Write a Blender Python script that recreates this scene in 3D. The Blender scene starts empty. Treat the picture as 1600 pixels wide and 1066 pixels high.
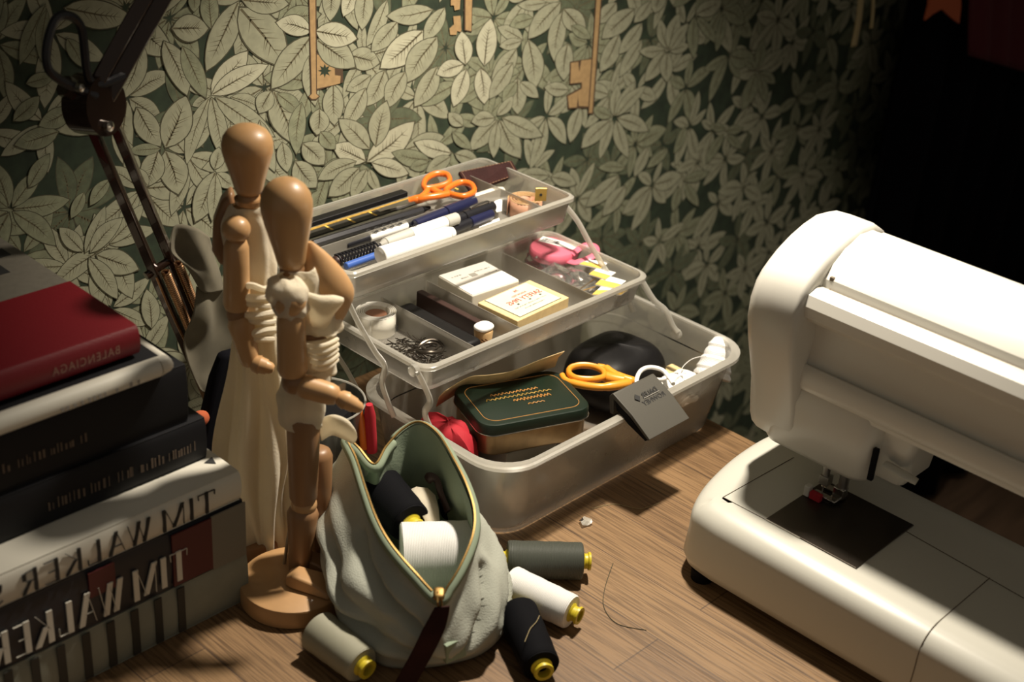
import bpy, bmesh, math, random
from mathutils import Vector, Matrix, noise
S = bpy.context.scene
COL = S.collection
PI = math.pi
V = Vector

# ------------------------------------------------------------------ camera
FPX = 2222.0
CAMR = Matrix(((0.696446, 0.29767924, -0.65295486),
               (-0.71452617, 0.37191276, -0.59256498),
               (0.06644795, 0.87924284, 0.47171676)))
CAMP = V((0.0, 0.0, 0.70))
cd = bpy.data.cameras.new('camera'); cam = bpy.data.objects.new('camera', cd); COL.objects.link(cam)
cam.matrix_world = Matrix.Translation(CAMP) @ CAMR.to_4x4()
cd.sensor_width = 36.0; cd.lens = FPX * 36 / 1600; cd.clip_start = 0.02; cd.clip_end = 30
cd.dof.use_dof = True; cd.dof.focus_distance = 1.18; cd.dof.aperture_fstop = 6.3
S.camera = cam
# ------------------------------------------------------------------ colour management
S.view_settings.view_transform = 'Standard'; S.view_settings.look = 'None'
S.view_settings.exposure = 0.12; S.view_settings.gamma = 1.0; S.view_settings.use_curve_mapping = False
# ------------------------------------------------------------------ world: a nearly dark room
w = bpy.data.worlds.new('room'); S.world = w; w.use_nodes = True
w.node_tree.nodes['Background'].inputs[0].default_value = (1.0, 0.90, 0.74, 1)
w.node_tree.nodes['Background'].inputs[1].default_value = 0.115
# ------------------------------------------------------------------ the desk lamp's bulb (inside its shade, above the frame)
BULB = V((0.920, 0.640, 0.78))
ld = bpy.data.lights.new('lamp_bulb_light', 'SPOT'); lo = bpy.data.objects.new('lamp_bulb_light', ld); COL.objects.link(lo)
AIM = V((0.915, 0.650, 0.0))
lo.location = BULB; lo.rotation_euler = (AIM - BULB).to_track_quat('-Z', 'Y').to_euler()
ld.energy = 39; ld.color = (1.0, 0.895, 0.74); ld.shadow_soft_size = 0.026
ld.spot_size = math.radians(103); ld.spot_blend = 0.7
# ------------------------------------------------------------------ picking real places from the view
def ray(u, v): return CAMR @ V((u - 800, -(v - 533), -FPX))
def PZ(u, v, z=0.0): d = ray(u, v); return CAMP + d * ((z - CAMP.z) / d.z)
def PY(u, v, y): d = ray(u, v); return CAMP + d * ((y - CAMP.y) / d.y)
def PX(u, v, x): d = ray(u, v); return CAMP + d * ((x - CAMP.x) / d.x)
def PN(u, v, p, off=0.0):          # on the upright plane through p that faces the camera
    n = V((p[0], p[1], 0)).normalized(); q = V(p) + n * off; d = ray(u, v)
    return CAMP + d * ((q - CAMP).dot(n) / d.dot(n))

# ------------------------------------------------------------------ materials
MATS = {}
def mat(name, col, rough=0.5, metal=0.0, alpha=1.0, noise_amt=0.0, nscale=60, bump=0.0, bscale=200, spec=0.5, trans=0.0, coat=0.0, sheen=0.0, emit=None, stretch=None):
    m = bpy.data.materials.new(name); m.use_nodes = True; nt = m.node_tree; b = nt.nodes['Principled BSDF']
    def c(v): return (v[0], v[1], v[2], 1)
    b.inputs['Base Color'].default_value = c(col); b.inputs['Roughness'].default_value = rough
    b.inputs['Metallic'].default_value = metal; b.inputs['Alpha'].default_value = alpha
    b.inputs['Specular IOR Level'].default_value = spec; b.inputs['Transmission Weight'].default_value = trans
    b.inputs['Coat Weight'].default_value = coat; b.inputs['Sheen Weight'].default_value = sheen
    if emit: b.inputs['Emission Color'].default_value = c(emit[0]); b.inputs['Emission Strength'].default_value = emit[1]
    tc = nt.nodes.new('ShaderNodeTexCoord'); src = tc.outputs['Object']
    if stretch:
        mp = nt.nodes.new('ShaderNodeMapping'); mp.inputs['Scale'].default_value = stretch; nt.links.new(src, mp.inputs[0]); src = mp.outputs[0]
    if noise_amt > 0:
        n = nt.nodes.new('ShaderNodeTexNoise'); n.inputs['Scale'].default_value = nscale; n.inputs['Detail'].default_value = 4; nt.links.new(src, n.inputs['Vector'])
        r = nt.nodes.new('ShaderNodeValToRGB'); r.color_ramp.elements[0].position = 0.3; r.color_ramp.elements[1].position = 0.7
        r.color_ramp.elements[0].color = c([x * (1 - noise_amt) for x in col]); r.color_ramp.elements[1].color = c([min(1, x * (1 + noise_amt)) for x in col])
        nt.links.new(n.outputs[0], r.inputs[0]); nt.links.new(r.outputs[0], b.inputs['Base Color'])
    if bump > 0:
        n2 = nt.nodes.new('ShaderNodeTexNoise'); n2.inputs['Scale'].default_value = bscale; n2.inputs['Detail'].default_value = 3; nt.links.new(src, n2.inputs['Vector'])
        bp = nt.nodes.new('ShaderNodeBump'); bp.inputs['Strength'].default_value = bump; bp.inputs['Distance'].default_value = 0.001
        nt.links.new(n2.outputs[0], bp.inputs['Height']); nt.links.new(bp.outputs[0], b.inputs['Normal'])
    MATS[name] = m; return m
def wave_bump(m, scale, strength, axis='Z', dist=0.0005, distort=0.6):
    nt = m.node_tree; b = nt.nodes['Principled BSDF']; tc = nt.nodes.new('ShaderNodeTexCoord')
    wv = nt.nodes.new('ShaderNodeTexWave'); wv.bands_direction = axis; wv.inputs['Scale'].default_value = scale; wv.inputs['Distortion'].default_value = distort
    nt.links.new(tc.outputs['Object'], wv.inputs['Vector']); bp = nt.nodes.new('ShaderNodeBump'); bp.inputs['Strength'].default_value = strength; bp.inputs['Distance'].default_value = dist
    nt.links.new(wv.outputs[0], bp.inputs['Height']); nt.links.new(bp.outputs[0], b.inputs['Normal']); return m

def translucent(name, col, opac, rough=0.3):
    m = bpy.data.materials.new(name); m.use_nodes = True; nt = m.node_tree; nt.nodes.clear()
    out = nt.nodes.new('ShaderNodeOutputMaterial'); tr = nt.nodes.new('ShaderNodeBsdfTransparent'); df = nt.nodes.new('ShaderNodeBsdfDiffuse')
    tl = nt.nodes.new('ShaderNodeBsdfTranslucent'); gl = nt.nodes.new('ShaderNodeBsdfGlossy'); m1 = nt.nodes.new('ShaderNodeMixShader'); m2 = nt.nodes.new('ShaderNodeMixShader'); m3 = nt.nodes.new('ShaderNodeMixShader')
    fr = nt.nodes.new('ShaderNodeFresnel'); fr.inputs[0].default_value = 1.45
    tc = nt.nodes.new('ShaderNodeTexCoord'); n = nt.nodes.new('ShaderNodeTexNoise'); n.inputs['Scale'].default_value = 35; n.inputs['Detail'].default_value = 3; nt.links.new(tc.outputs['Object'], n.inputs['Vector'])
    mr = nt.nodes.new('ShaderNodeMapRange'); mr.inputs[3].default_value = opac * 0.85; mr.inputs[4].default_value = min(1, opac * 1.15); nt.links.new(n.outputs[0], mr.inputs[0])
    tr.inputs[0].default_value = (0.985, 0.98, 0.97, 1)
    for x in (df, tl): x.inputs[0].default_value = (*col, 1)
    gl.inputs['Roughness'].default_value = rough
    m1.inputs[0].default_value = 0.6; nt.links.new(df.outputs[0], m1.inputs[1]); nt.links.new(tl.outputs[0], m1.inputs[2])
    nt.links.new(mr.outputs[0], m2.inputs[0]); nt.links.new(tr.outputs[0], m2.inputs[1]); nt.links.new(m1.outputs[0], m2.inputs[2])
    nt.links.new(fr.outputs[0], m3.inputs[0]); nt.links.new(m2.outputs[0], m3.inputs[1]); nt.links.new(gl.outputs[0], m3.inputs[2])
    nt.links.new(m3.outputs[0], out.inputs[0]); MATS[name] = m; return m

# ------------------------------------------------------------------ mesh builder: a shape is a list of (verts, faces)
class G:
    def __init__(s): s.v = []; s.f = []; s.m = []
    def add(s, vs, fs, mi=0):
        o = len(s.v); s.v += [V(p) for p in vs]; s.f += [[i + o for i in f] for f in fs]; s.m += [mi] * len(fs); return s
    def box(s, x0, x1, y0, y1, z0, z1, mi=0, M=None):
        vs = [V((x, y, z)) for z in (z0, z1) for y in (y0, y1) for x in (x0, x1)]
        if M: vs = [M @ p for p in vs]
        return s.add(vs, [(0, 2, 3, 1), (4, 5, 7, 6), (0, 1, 5, 4), (2, 6, 7, 3), (0, 4, 6, 2), (1, 3, 7, 5)], mi)
    def loft(s, rings, closed=True, caps=(True, True), mi=0):
        n = len(rings[0]); vs = [p for r in rings for p in r]; fs = []
        for i in range(len(rings) - 1):
            for j in range(n if closed else n - 1):
                k = (j + 1) % n; fs.append((i * n + j, i * n + k, (i + 1) * n + k, (i + 1) * n + j))
        if closed and caps[0]: fs.append(tuple(range(n - 1, -1, -1)))
        if closed and caps[1]: fs.append(tuple((len(rings) - 1) * n + j for j in range(n)))
        return s.add(vs, fs, mi)
    def tube(s, pts, r, seg=10, closed=False, mi=0, flat=None, up=None):
        pts = [V(p) for p in pts]; n = len(pts); rr = r if isinstance(r, (list, tuple)) else [r] * n
        rings = []; prev = None
        for i, p in enumerate(pts):
            a = pts[i - 1] if (i > 0 or closed) else p; b = pts[(i + 1) % n] if (i < n - 1 or closed) else p
            t = (b - a).normalized()
            if up is not None: x = V(up) - t * V(up).dot(t)
            elif prev is None: x = t.orthogonal()
            else: x = prev - t * prev.dot(t)
            if x.length < 1e-9: x = t.orthogonal()
            x.normalize(); prev = x; y = t.cross(x)
            fl = flat if flat else 1.0
            rings.append([p + (x * math.cos(q) * fl + y * math.sin(q)) * rr[i] for q in [2 * PI * k / seg for k in range(seg)]])
        if closed: rings.append(rings[0]); return s.loft(rings, True, (False, False), mi)
        return s.loft(rings, True, (True, True), mi)
    def lathe(s, prof, p0, p1, seg=28, mi=0):      # prof: (t along the axis in metres, radius)
        p0 = V(p0); p1 = V(p1); t = (p1 - p0).normalized(); x = t.orthogonal().normalized(); y = t.cross(x)
        return s.loft([[p0 + t * h + (x * math.cos(2 * PI * k / seg) + y * math.sin(2 * PI * k / seg)) * max(r, 1e-5) for k in range(seg)] for h, r in prof], mi=mi)
    def ell(s, c, rx, ry, rz, M=None, seg=24, rn=14, p=1.0, mi=0):
        c = V(c); rings = []
        sg = lambda a: math.copysign(abs(a) ** p, a)
        for i in range(rn + 1):
            th = -PI / 2 + PI * i / rn; cz = sg(math.sin(th)); cr = max(abs(math.cos(th)) ** p, 1e-4)
            ring = []
            for k in range(seg):
                a = 2 * PI * k / seg; q = V((rx * cr * sg(math.cos(a)), ry * cr * sg(math.sin(a)), rz * cz))
                ring.append(c + (M @ q if M else q))
            rings.append(ring)
        return s.loft(rings, mi=mi)
    def poly(s, pts, th, nrm, mi=0):               # flat polygon with thickness
        nrm = V(nrm).normalized() * th; a = [V(p) for p in pts]; return s.loft([a, [p + nrm for p in a]], mi=mi)

MW = {}    # world matrix of every Empty / thing
NOPAR = None
def _mesh(name, g, mats, smooth, inv):
    me = bpy.data.meshes.new(name); me.from_pydata([(inv @ p)[:] for p in g.v], [], g.f)
    for m in (mats if isinstance(mats, (list, tuple)) else [mats]): me.materials.append(MATS[m] if isinstance(m, str) else m)
    bm = bmesh.new(); bm.from_mesh(me); bmesh.ops.recalc_face_normals(bm, faces=bm.faces)
    for f, mi in zip(bm.faces, g.m): f.material_index = mi; f.smooth = bool(smooth)
    bm.to_mesh(me); bm.free()
    if smooth: me.set_sharp_from_angle(angle=math.radians(38 if smooth is True else smooth))
    return me
def props(o, label=None, cat=None, group=None, kind=None):
    if label: o['label'] = label
    if cat: o['category'] = cat
    if group: o['group'] = group
    if kind: o['kind'] = kind
    return o
def thing(name, label, cat, loc=(0, 0, 0), group=None, M=None):
    o = bpy.data.objects.new(name, None); COL.objects.link(o); o.empty_display_size = 0.02
    m = M if M else Matrix.Translation(V(loc)); o.matrix_world = m; MW[o.name] = m.copy()
    return props(o, label, cat, group)
def part(name, g, mats, parent, smooth=True, label=None, bevel=0, solid=0, subs=0, local=False):
    inv = Matrix.Identity(4) if local else MW[parent.name].inverted()
    o = bpy.data.objects.new(name, _mesh(name, g, mats, smooth, inv)); COL.objects.link(o); o.parent = parent
    MW[o.name] = MW[parent.name].copy(); mods(o, bevel, solid, subs)
    if label: o['label'] = label
    return o
def mods(o, bevel, solid, subs):
    if subs: m = o.modifiers.new('s', 'SUBSURF'); m.levels = subs; m.render_levels = subs
    if solid: m = o.modifiers.new('t', 'SOLIDIFY'); m.thickness = solid; m.offset = 0
    if bevel: m = o.modifiers.new('b', 'BEVEL'); m.width = bevel; m.segments = 3; m.limit_method = 'ANGLE'; m.angle_limit = math.radians(35); m.harden_normals = False
def single(name, g, mats, label=None, cat=None, group=None, kind=None, smooth=True, bevel=0, solid=0, subs=0, loc=None):
    n = len(g.v)
    if loc is None: loc = V((sum(p.x for p in g.v) / n, sum(p.y for p in g.v) / n, min(p.z for p in g.v)))
    M = Matrix.Translation(V(loc)); o = bpy.data.objects.new(name, _mesh(name, g, mats, smooth, M.inverted())); COL.objects.link(o)
    o.matrix_world = M; MW[o.name] = M; mods(o, bevel, solid, subs); return props(o, label, cat, group, kind)
def dup(root, M, label):
    r = root.copy(); COL.objects.link(r); r.matrix_world = M; r['label'] = label
    for ch in list(root.children):
        c = ch.copy(); COL.objects.link(c); c.parent = r
        for q in list(ch.children):
            d = q.copy(); COL.objects.link(d); d.parent = c
    return r
def frame(o, x, y):            # matrix with origin o, x axis x, y axis close to y
    x = V(x).normalized(); y = V(y); y = (y - x * y.dot(x)).normalized(); z = x.cross(y)
    return Matrix(((x.x, y.x, z.x, o[0]), (x.y, y.y, z.y, o[1]), (x.z, y.z, z.z, o[2]), (0, 0, 0, 1)))
def text(s, size, org, xdir, ydir, m, parent, mirror=True, align='LEFT', name='lettering', off=0.0002, label=None, ex=1.0, bold=0, space=1.0):
    cu = bpy.data.curves.new('t', 'FONT'); cu.body = s; cu.size = size; cu.align_x = align; cu.offset = bold * size; cu.space_character = space
    to = bpy.data.objects.new('t', cu); COL.objects.link(to)
    dg = bpy.context.evaluated_depsgraph_get(); me = bpy.data.meshes.new_from_object(to.evaluated_get(dg))
    bpy.data.objects.remove(to); x = V(xdir).normalized(); y = V(ydir).normalized(); nz = x.cross(y); org = V(org) + nz * off
    sg = -1 if mirror else 1; g = G()
    g.add([org + x * (p.co.x * sg * ex) + y * p.co.y for p in me.vertices], [list(f.vertices) for f in me.polygons])
    bpy.data.meshes.remove(me); return part(name, g, m, parent, smooth=False, label=label)
def scribble(x0, x1, h, org, xdir, ydir, m, parent, seed=1, dens=.0016, name='faint_lettering'):
    # lettering too faint to read: a row of small upright marks
    rr = random.Random(seed); x = V(xdir).normalized(); y = V(ydir).normalized(); nz = x.cross(y) * .0002; o = V(org); g = G(); p = x0
    while p < x1:
        if rr.random() < .85:
            w = dens * rr.uniform(.2, .6); hh = h * rr.uniform(.6, 1.0); g.add([o + x * a + y * b + nz * c for c in (0, 1) for a, b in ((p, 0), (p + w, 0), (p + w, hh), (p, hh))], [(0, 3, 2, 1), (4, 5, 6, 7), (0, 1, 5, 4), (1, 2, 6, 5), (2, 3, 7, 6), (3, 0, 4, 7)])
        p += dens * rr.uniform(.6, 1.4)
    return part(name, g, m, parent, smooth=False)
def rrect(x0, x1, y0, y1, r, z, n=6):
    pts = []
    for cx, cy, a0 in ((x1 - r, y1 - r, 0), (x0 + r, y1 - r, PI / 2), (x0 + r, y0 + r, PI), (x1 - r, y0 + r, 1.5 * PI)):
        for k in range(n + 1):
            a = a0 + PI / 2 * k / n; pts.append(V((cx + r * math.cos(a), cy + r * math.sin(a), z)))
    return pts
def crom(pts, n, closed=False):     # Catmull-Rom through points (any dimension as Vector)
    pts = [V(p) for p in pts]; m = len(pts); out = []
    segs = m if closed else m - 1
    for i in range(segs):
        g = lambda k: pts[k % m] if closed else pts[max(0, min(m - 1, k))]
        p0, p1, p2, p3 = g(i - 1), g(i), g(i + 1), g(i + 2)
        for j in range(n):
            t = j / n; out.append(0.5 * ((2 * p1) + (p2 - p0) * t + (2 * p0 - 5 * p1 + 4 * p2 - p3) * t * t + (3 * p1 - p0 - 3 * p2 + p3) * t ** 3))
    if not closed: out.append(pts[-1])
    return out

# ------------------------------------------------------------------ palette
mat('paper_ground', (0.018, 0.030, 0.015), 0.85, noise_amt=0.35, nscale=70)
mat('leaf_pale', (0.385, 0.375, 0.27), 0.8, noise_amt=0.10, nscale=130)
mat('leaf_mid', (0.27, 0.27, 0.185), 0.8, noise_amt=0.12, nscale=130)
mat('leaf_dim', (0.195, 0.205, 0.13), 0.8, noise_amt=0.2, nscale=130)
mat('leaf_deep', (0.085, 0.1, 0.058), 0.85, noise_amt=0.25, nscale=130)
mat('leaf_line', (0.06, 0.055, 0.03), 0.85)
mat('leaf_vein', (0.10, 0.085, 0.045), 0.85)
mat('key_ochre', (0.34, 0.22, 0.10), 0.8, noise_amt=0.12, nscale=200)
mat('key_line', (0.07, 0.04, 0.02), 0.8)
mat('plaster', (0.35, 0.32, 0.26), 0.9, noise_amt=0.05)
mat('floor_wood', (0.10, 0.06, 0.035), 0.6, noise_amt=0.3, nscale=4, stretch=(1, 12, 1))
mat('milky', (0.8, 0.78, 0.7), 0.4)
translucent('milky', (0.98, 0.93, 0.82), 0.30, 0.22)
translucent('milky_rim', (0.96, 0.93, 0.84), 0.55, 0.22)
translucent('clear', (0.7, 0.7, 0.66), 0.12, 0.12)
mat('white_plastic', (0.68, 0.66, 0.60), 0.32, bump=0.02, bscale=900)
mat('cream_plastic', (0.57, 0.56, 0.50), 0.34, bump=0.02, bscale=900)
mat('seam_dark', (0.10, 0.07, 0.04), 0.6)
mat('plate_steel', (0.10, 0.085, 0.07), 0.3, metal=0.85)
mat('chrome', (0.55, 0.52, 0.48), 0.2, metal=1.0)
mat('steel', (0.45, 0.43, 0.40), 0.3, metal=1.0)
mat('gold', (0.30, 0.19, 0.07), 0.5, metal=1.0)
mat('tin_gold', (0.36, 0.26, 0.14), 0.38, metal=0.9, noise_amt=0.2, nscale=60)
mat('copper_lamp', (0.035, 0.018, 0.012), 0.22, metal=0.5, coat=0.6)
mat('spring_steel', (0.45, 0.26, 0.14), 0.3, metal=1.0)
mat('black_plastic', (0.012, 0.012, 0.016), 0.35)
mat('black_matte', (0.005, 0.005, 0.006), 0.85, spec=.15)
mat('black_satin', (0.006, 0.0055, 0.006), 0.5, spec=.25, bump=0.2, bscale=60)
mat('navy_plastic', (0.012, 0.014, 0.05), 0.35)
mat('dark_brown', (0.035, 0.015, 0.012), 0.5)
mat('leather', (0.030, 0.009, 0.008), 0.8, bump=0.4, bscale=500, noise_amt=0.2, spec=.2)
mat('leather_stitch', (0.35, 0.2, 0.12), 0.8)
mat('orange', (0.78, 0.17, 0.02), 0.3)
mat('amber', (0.78, 0.33, 0.03), 0.32)
mat('pink', (0.72, 0.16, 0.24), 0.4)
mat('paper_white', (0.92, 0.91, 0.88), 0.7)
mat('paper_cream', (0.72, 0.55, 0.28), 0.75, noise_amt=0.12, nscale=90)
mat('paper_green', (0.60, 0.63, 0.50), 0.75, noise_amt=0.05)
mat('ink', (0.02, 0.02, 0.02), 0.7)
mat('ink_grey', (0.35, 0.33, 0.3), 0.7)
mat('ink_red', (0.45, 0.05, 0.03), 0.7)
mat('yellow_packet', (0.75, 0.50, 0.10), 0.6)
mat('blue_pen', (0.05, 0.12, 0.42), 0.35)
mat('grey_cap', (0.45, 0.44, 0.40), 0.5)
mat('pencil_wood', (0.55, 0.36, 0.17), 0.6)
mat('ochre_rule', (0.42, 0.26, 0.05), 0.5, noise_amt=0.3, nscale=300)
mat('tape_brown', (0.50, 0.27, 0.17), 0.6)
mat('tape_edge', (0.30, 0.14, 0.08), 0.6)
mat('brass', (0.62, 0.42, 0.12), 0.35, metal=0.8)
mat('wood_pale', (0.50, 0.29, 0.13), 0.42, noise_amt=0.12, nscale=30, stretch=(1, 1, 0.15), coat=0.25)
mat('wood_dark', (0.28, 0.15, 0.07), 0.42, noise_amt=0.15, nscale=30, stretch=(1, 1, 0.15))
mat('calico', (0.86, 0.79, 0.64), 0.9, bump=0.35, bscale=700, noise_amt=0.05, nscale=40, sheen=0.2)
nt = MATS['calico'].node_tree; b_ = nt.nodes['Principled BSDF']; tl_ = nt.nodes.new('ShaderNodeBsdfTranslucent'); tl_.inputs[0].default_value = (0.95, 0.88, 0.72, 1); ms_ = nt.nodes.new('ShaderNodeMixShader'); ms_.inputs[0].default_value = 0.42
nt.links.new(b_.outputs[0], ms_.inputs[1]); nt.links.new(tl_.outputs[0], ms_.inputs[2]); nt.links.new(ms_.outputs[0], nt.nodes['Material Output'].inputs[0])
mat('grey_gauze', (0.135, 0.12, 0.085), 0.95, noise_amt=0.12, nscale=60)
mat('pouch_canvas', (0.44, 0.455, 0.39), 0.9, bump=0.4, bscale=900, noise_amt=0.05, nscale=50)
mat('pouch_lining', (0.27, 0.33, 0.24), 0.85, bump=0.2, bscale=500)
mat('pouch_tape', (0.22, 0.27, 0.19), 0.85)
for nm, c, r_ in (('thread_white', (0.83, 0.82, 0.80), 0.55), ('thread_sage', (0.062, 0.068, 0.055), 0.5), ('thread_black', (0.0035, 0.0035, 0.005), 0.8), ('thread_khaki', (0.34, 0.33, 0.25), 0.55)):
    mat(nm, c, r_, spec=.12 if 'black' in nm else .4); wave_bump(MATS[nm], 260, 0.5, 'Z', 0.0006)
mat('spool_yellow', (0.62, 0.50, 0.03), 0.4)
mat('red_cloth', (0.42, 0.012, 0.025), 0.8)
mat('red_board', (0.17, 0.004, 0.010), 0.5, bump=0.2, bscale=900)
mat('grey_board', (0.155, 0.14, 0.112), 0.7, noise_amt=0.08, nscale=200)
mat('book_black', (0.010, 0.010, 0.012), 0.6, spec=.25)
mat('book_navy', (0.016, 0.018, 0.026), 0.45)
mat('book_white', (0.55, 0.52, 0.46), 0.5)
mat('book_bone', (0.72, 0.69, 0.60), 0.5)
mat('book_grey', (0.20, 0.185, 0.15), 0.6)
mat('book_sage', (0.26, 0.27, 0.22), 0.6, noise_amt=0.06)
mat('bar_dark', (0.03, 0.028, 0.022), 0.6)
mat('maroon_print', (0.09, 0.012, 0.015), 0.5)
mat('faint_gilt', (0.30, 0.16, 0.12), 0.6)
mat('faint_print', (0.14, 0.10, 0.07), 0.6)
mat('pages', (0.45, 0.41, 0.33), 0.8)
mat('clip_grey', (0.075, 0.07, 0.058), 0.5, bump=0.1, bscale=800)
mat('tin_green', (0.004, 0.014, 0.007), 0.4)
mat('gilt', (0.50, 0.24, 0.06), 0.5)
mat('dark_cloth', (0.003, 0.003, 0.005), 0.95, spec=.1)
mat('wine_cloth', (0.07, 0.004, 0.008), 0.95)
mat('rust_cloth', (0.42, 0.09, 0.03), 0.9)
mat('cord_cream', (0.34, 0.27, 0.14), 0.8)
mat('label_clear', (0.6, 0.6, 0.55), 0.3)

# table wood: narrow staves along Y
m = bpy.data.materials.new('table_wood'); m.use_nodes = True; nt = m.node_tree; b = nt.nodes['Principled BSDF']
tc = nt.nodes.new('ShaderNodeTexCoord'); mp = nt.nodes.new('ShaderNodeMapping'); mp.inputs['Rotation'].default_value = (0, 0, PI / 2); nt.links.new(tc.outputs['Object'], mp.inputs[0])
br = nt.nodes.new('ShaderNodeTexBrick'); br.offset = 0.37; br.inputs['Scale'].default_value = 1.0; br.inputs['Brick Width'].default_value = 0.34; br.inputs['Row Height'].default_value = 0.052
br.inputs['Mortar Size'].default_value = 0.0006; br.inputs['Color1'].default_value = (0.262, 0.158, 0.074, 1); br.inputs['Color2'].default_value = (0.195, 0.112, 0.052, 1); br.inputs['Mortar'].default_value = (0.11, 0.065, 0.035, 1)
nt.links.new(mp.outputs[0], br.inputs[0])
m2 = nt.nodes.new('ShaderNodeMapping'); m2.inputs['Scale'].default_value = (330, 11, 1); nt.links.new(tc.outputs['Object'], m2.inputs[0])
gn = nt.nodes.new('ShaderNodeTexNoise'); gn.inputs['Scale'].default_value = 1.6; gn.inputs['Detail'].default_value = 5; gn.inputs['Distortion'].default_value = 0.6; nt.links.new(m2.outputs[0], gn.inputs['Vector'])
rp = nt.nodes.new('ShaderNodeValToRGB'); rp.color_ramp.elements[0].position = 0.36; rp.color_ramp.elements[0].color = (0.38, 0.34, 0.30, 1); rp.color_ramp.elements[1].position = 0.56; rp.color_ramp.elements[1].color = (1.12, 1.12, 1.12, 1)
nt.links.new(gn.outputs[0], rp.inputs[0]); mx = nt.nodes.new('ShaderNodeMix'); mx.data_type = 'RGBA'; mx.blend_type = 'MULTIPLY'; mx.inputs[0].default_value = 0.75
nt.links.new(br.outputs[0], mx.inputs[6]); nt.links.new(rp.outputs[0], mx.inputs[7]); nt.links.new(mx.outputs[2], b.inputs['Base Color'])
b.inputs['Roughness'].default_value = 0.5; bp = nt.nodes.new('ShaderNodeBump'); bp.inputs['Strength'].default_value = 0.35; bp.inputs['Distance'].default_value = 0.0008
nt.links.new(gn.outputs[0], bp.inputs['Height']); nt.links.new(bp.outputs[0], b.inputs['Normal']); MATS['table_wood'] = m
# ================================================================== the room
WY = 0.97
rng = random.Random(4)
g = G(); g.box(-1.6, 3.2, -1.4, 1.2, -0.78, -0.74); single('floor', g, 'floor_wood', kind='structure', smooth=False)
g = G(); g.box(3.0, 3.06, -1.4, 1.0, -0.74, 1.7); single('wall_right', g, 'plaster', kind='structure', smooth=False)
# wallpapered back wall: one mesh, the printed pattern laid on it in hair-thin layers
WM = ['plaster', 'paper_ground', 'leaf_pale', 'leaf_mid', 'leaf_dim', 'leaf_deep', 'leaf_line', 'leaf_vein', 'key_ochre', 'key_line']
wg = G(); wg.box(-1.6, 3.2, WY + 0.0002, WY + 0.1, -0.74, 1.7, 0)
wg.add([(-1.6, WY, -0.74), (3.2, WY, -0.74), (3.2, WY, 1.7), (-1.6, WY, 1.7)], [(0, 1, 2, 3)], 1)
DL = 1.2e-6
def leaf2(b, t, wd, bend, rnd):
    # outline, midrib and side veins in the plane (2-D)
    b = V((b[0], b[1])); t = V((t[0], t[1])); ax = t - b; L = ax.length; ax /= L; nr = V((-ax.y, ax.x)); N = 9
    cen = lambda q: b + ax * (L * q) + nr * (bend * L * math.sin(PI * q))
    hw = lambda q: wd / 2 * (math.sin(PI * min(1, q ** 0.92)) ** 0.78 if 0 < q < 1 else 0)
    def outl(e):
        a = [cen(i / N) + nr * (hw(i / N) + e) for i in range(1, N)]; c = [cen(i / N) - nr * (hw(i / N) + e) for i in range(N - 1, 0, -1)]
        return [cen(0) - ax * e * 1.6] + a + [cen(1) + ax * e * 2.2] + c
    veins = []
    k = wd * 0.034
    veins.append([cen(0.02) + nr * k, cen(0.5) + nr * k * 0.9, cen(0.86), cen(0.5) - nr * k * 0.9, cen(0.02) - nr * k])
    q = 0.16
    while q < 0.74:
        for sd in (-1, 1):
            if rnd.random() < 0.12: continue
            h = hw(q) * rnd.uniform(0.35, 0.85); p = cen(q); e = cen(q) + nr * sd * h + ax * h * rnd.uniform(0.7, 1.1)
            veins.append([p - ax * k * 0.6, e, p + ax * k * 0.6])
        q += rnd.uniform(0.05, 0.09)
    return outl(wd * 0.042), outl(0), veins
def put(mapf, b, t, wd, layer, mi, bend=0.0, rnd=rng, line=6):
    o, f, vs = leaf2(b, t, wd, bend, rnd)
    for k, pl, m_ in [(0, o, line), (1, f, mi)] + [(2, v_, 7) for v_ in vs]:
        y = WY - (layer * 3 + k + 1) * DL
        wg.add([mapf(p, y) for p in pl], [tuple(range(len(pl)))], m_)
onwall = lambda p, y: V((p[0], y, p[1]))
frompx = lambda p, y: V((lambda q: (q.x, y, q.z))(PY(p[0], p[1], WY)))
# repeating filler clusters
ci = 0
for iz in range(-7, 13):
    for ix in range(0, 40):
        x = 0.18 + ix * 0.052 + rng.uniform(-.018, .018) + (iz % 2) * 0.029; z = iz * 0.062 + rng.uniform(-.02, .02)
        n = rng.choice((5, 6, 7)); a0 = rng.uniform(0, 6.28); base = rng.choice((3, 4, 4, 5, 3)); lay = (ci * 7) % 23; ci += 1
        for k in range(n):
            a = a0 + 2 * PI * k / n + rng.uniform(-.25, .25); L = rng.uniform(.036, .058) * (1.0 if math.sin(a) < 0.3 else 0.8)
            d = V((math.cos(a), math.sin(a)))
            b = V((x, z)) + d * 0.003
            put(onwall, b, b + d * L, L * rng.uniform(.33, .44), lay * 7 + k, base, rng.uniform(-.07, .07))
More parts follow.
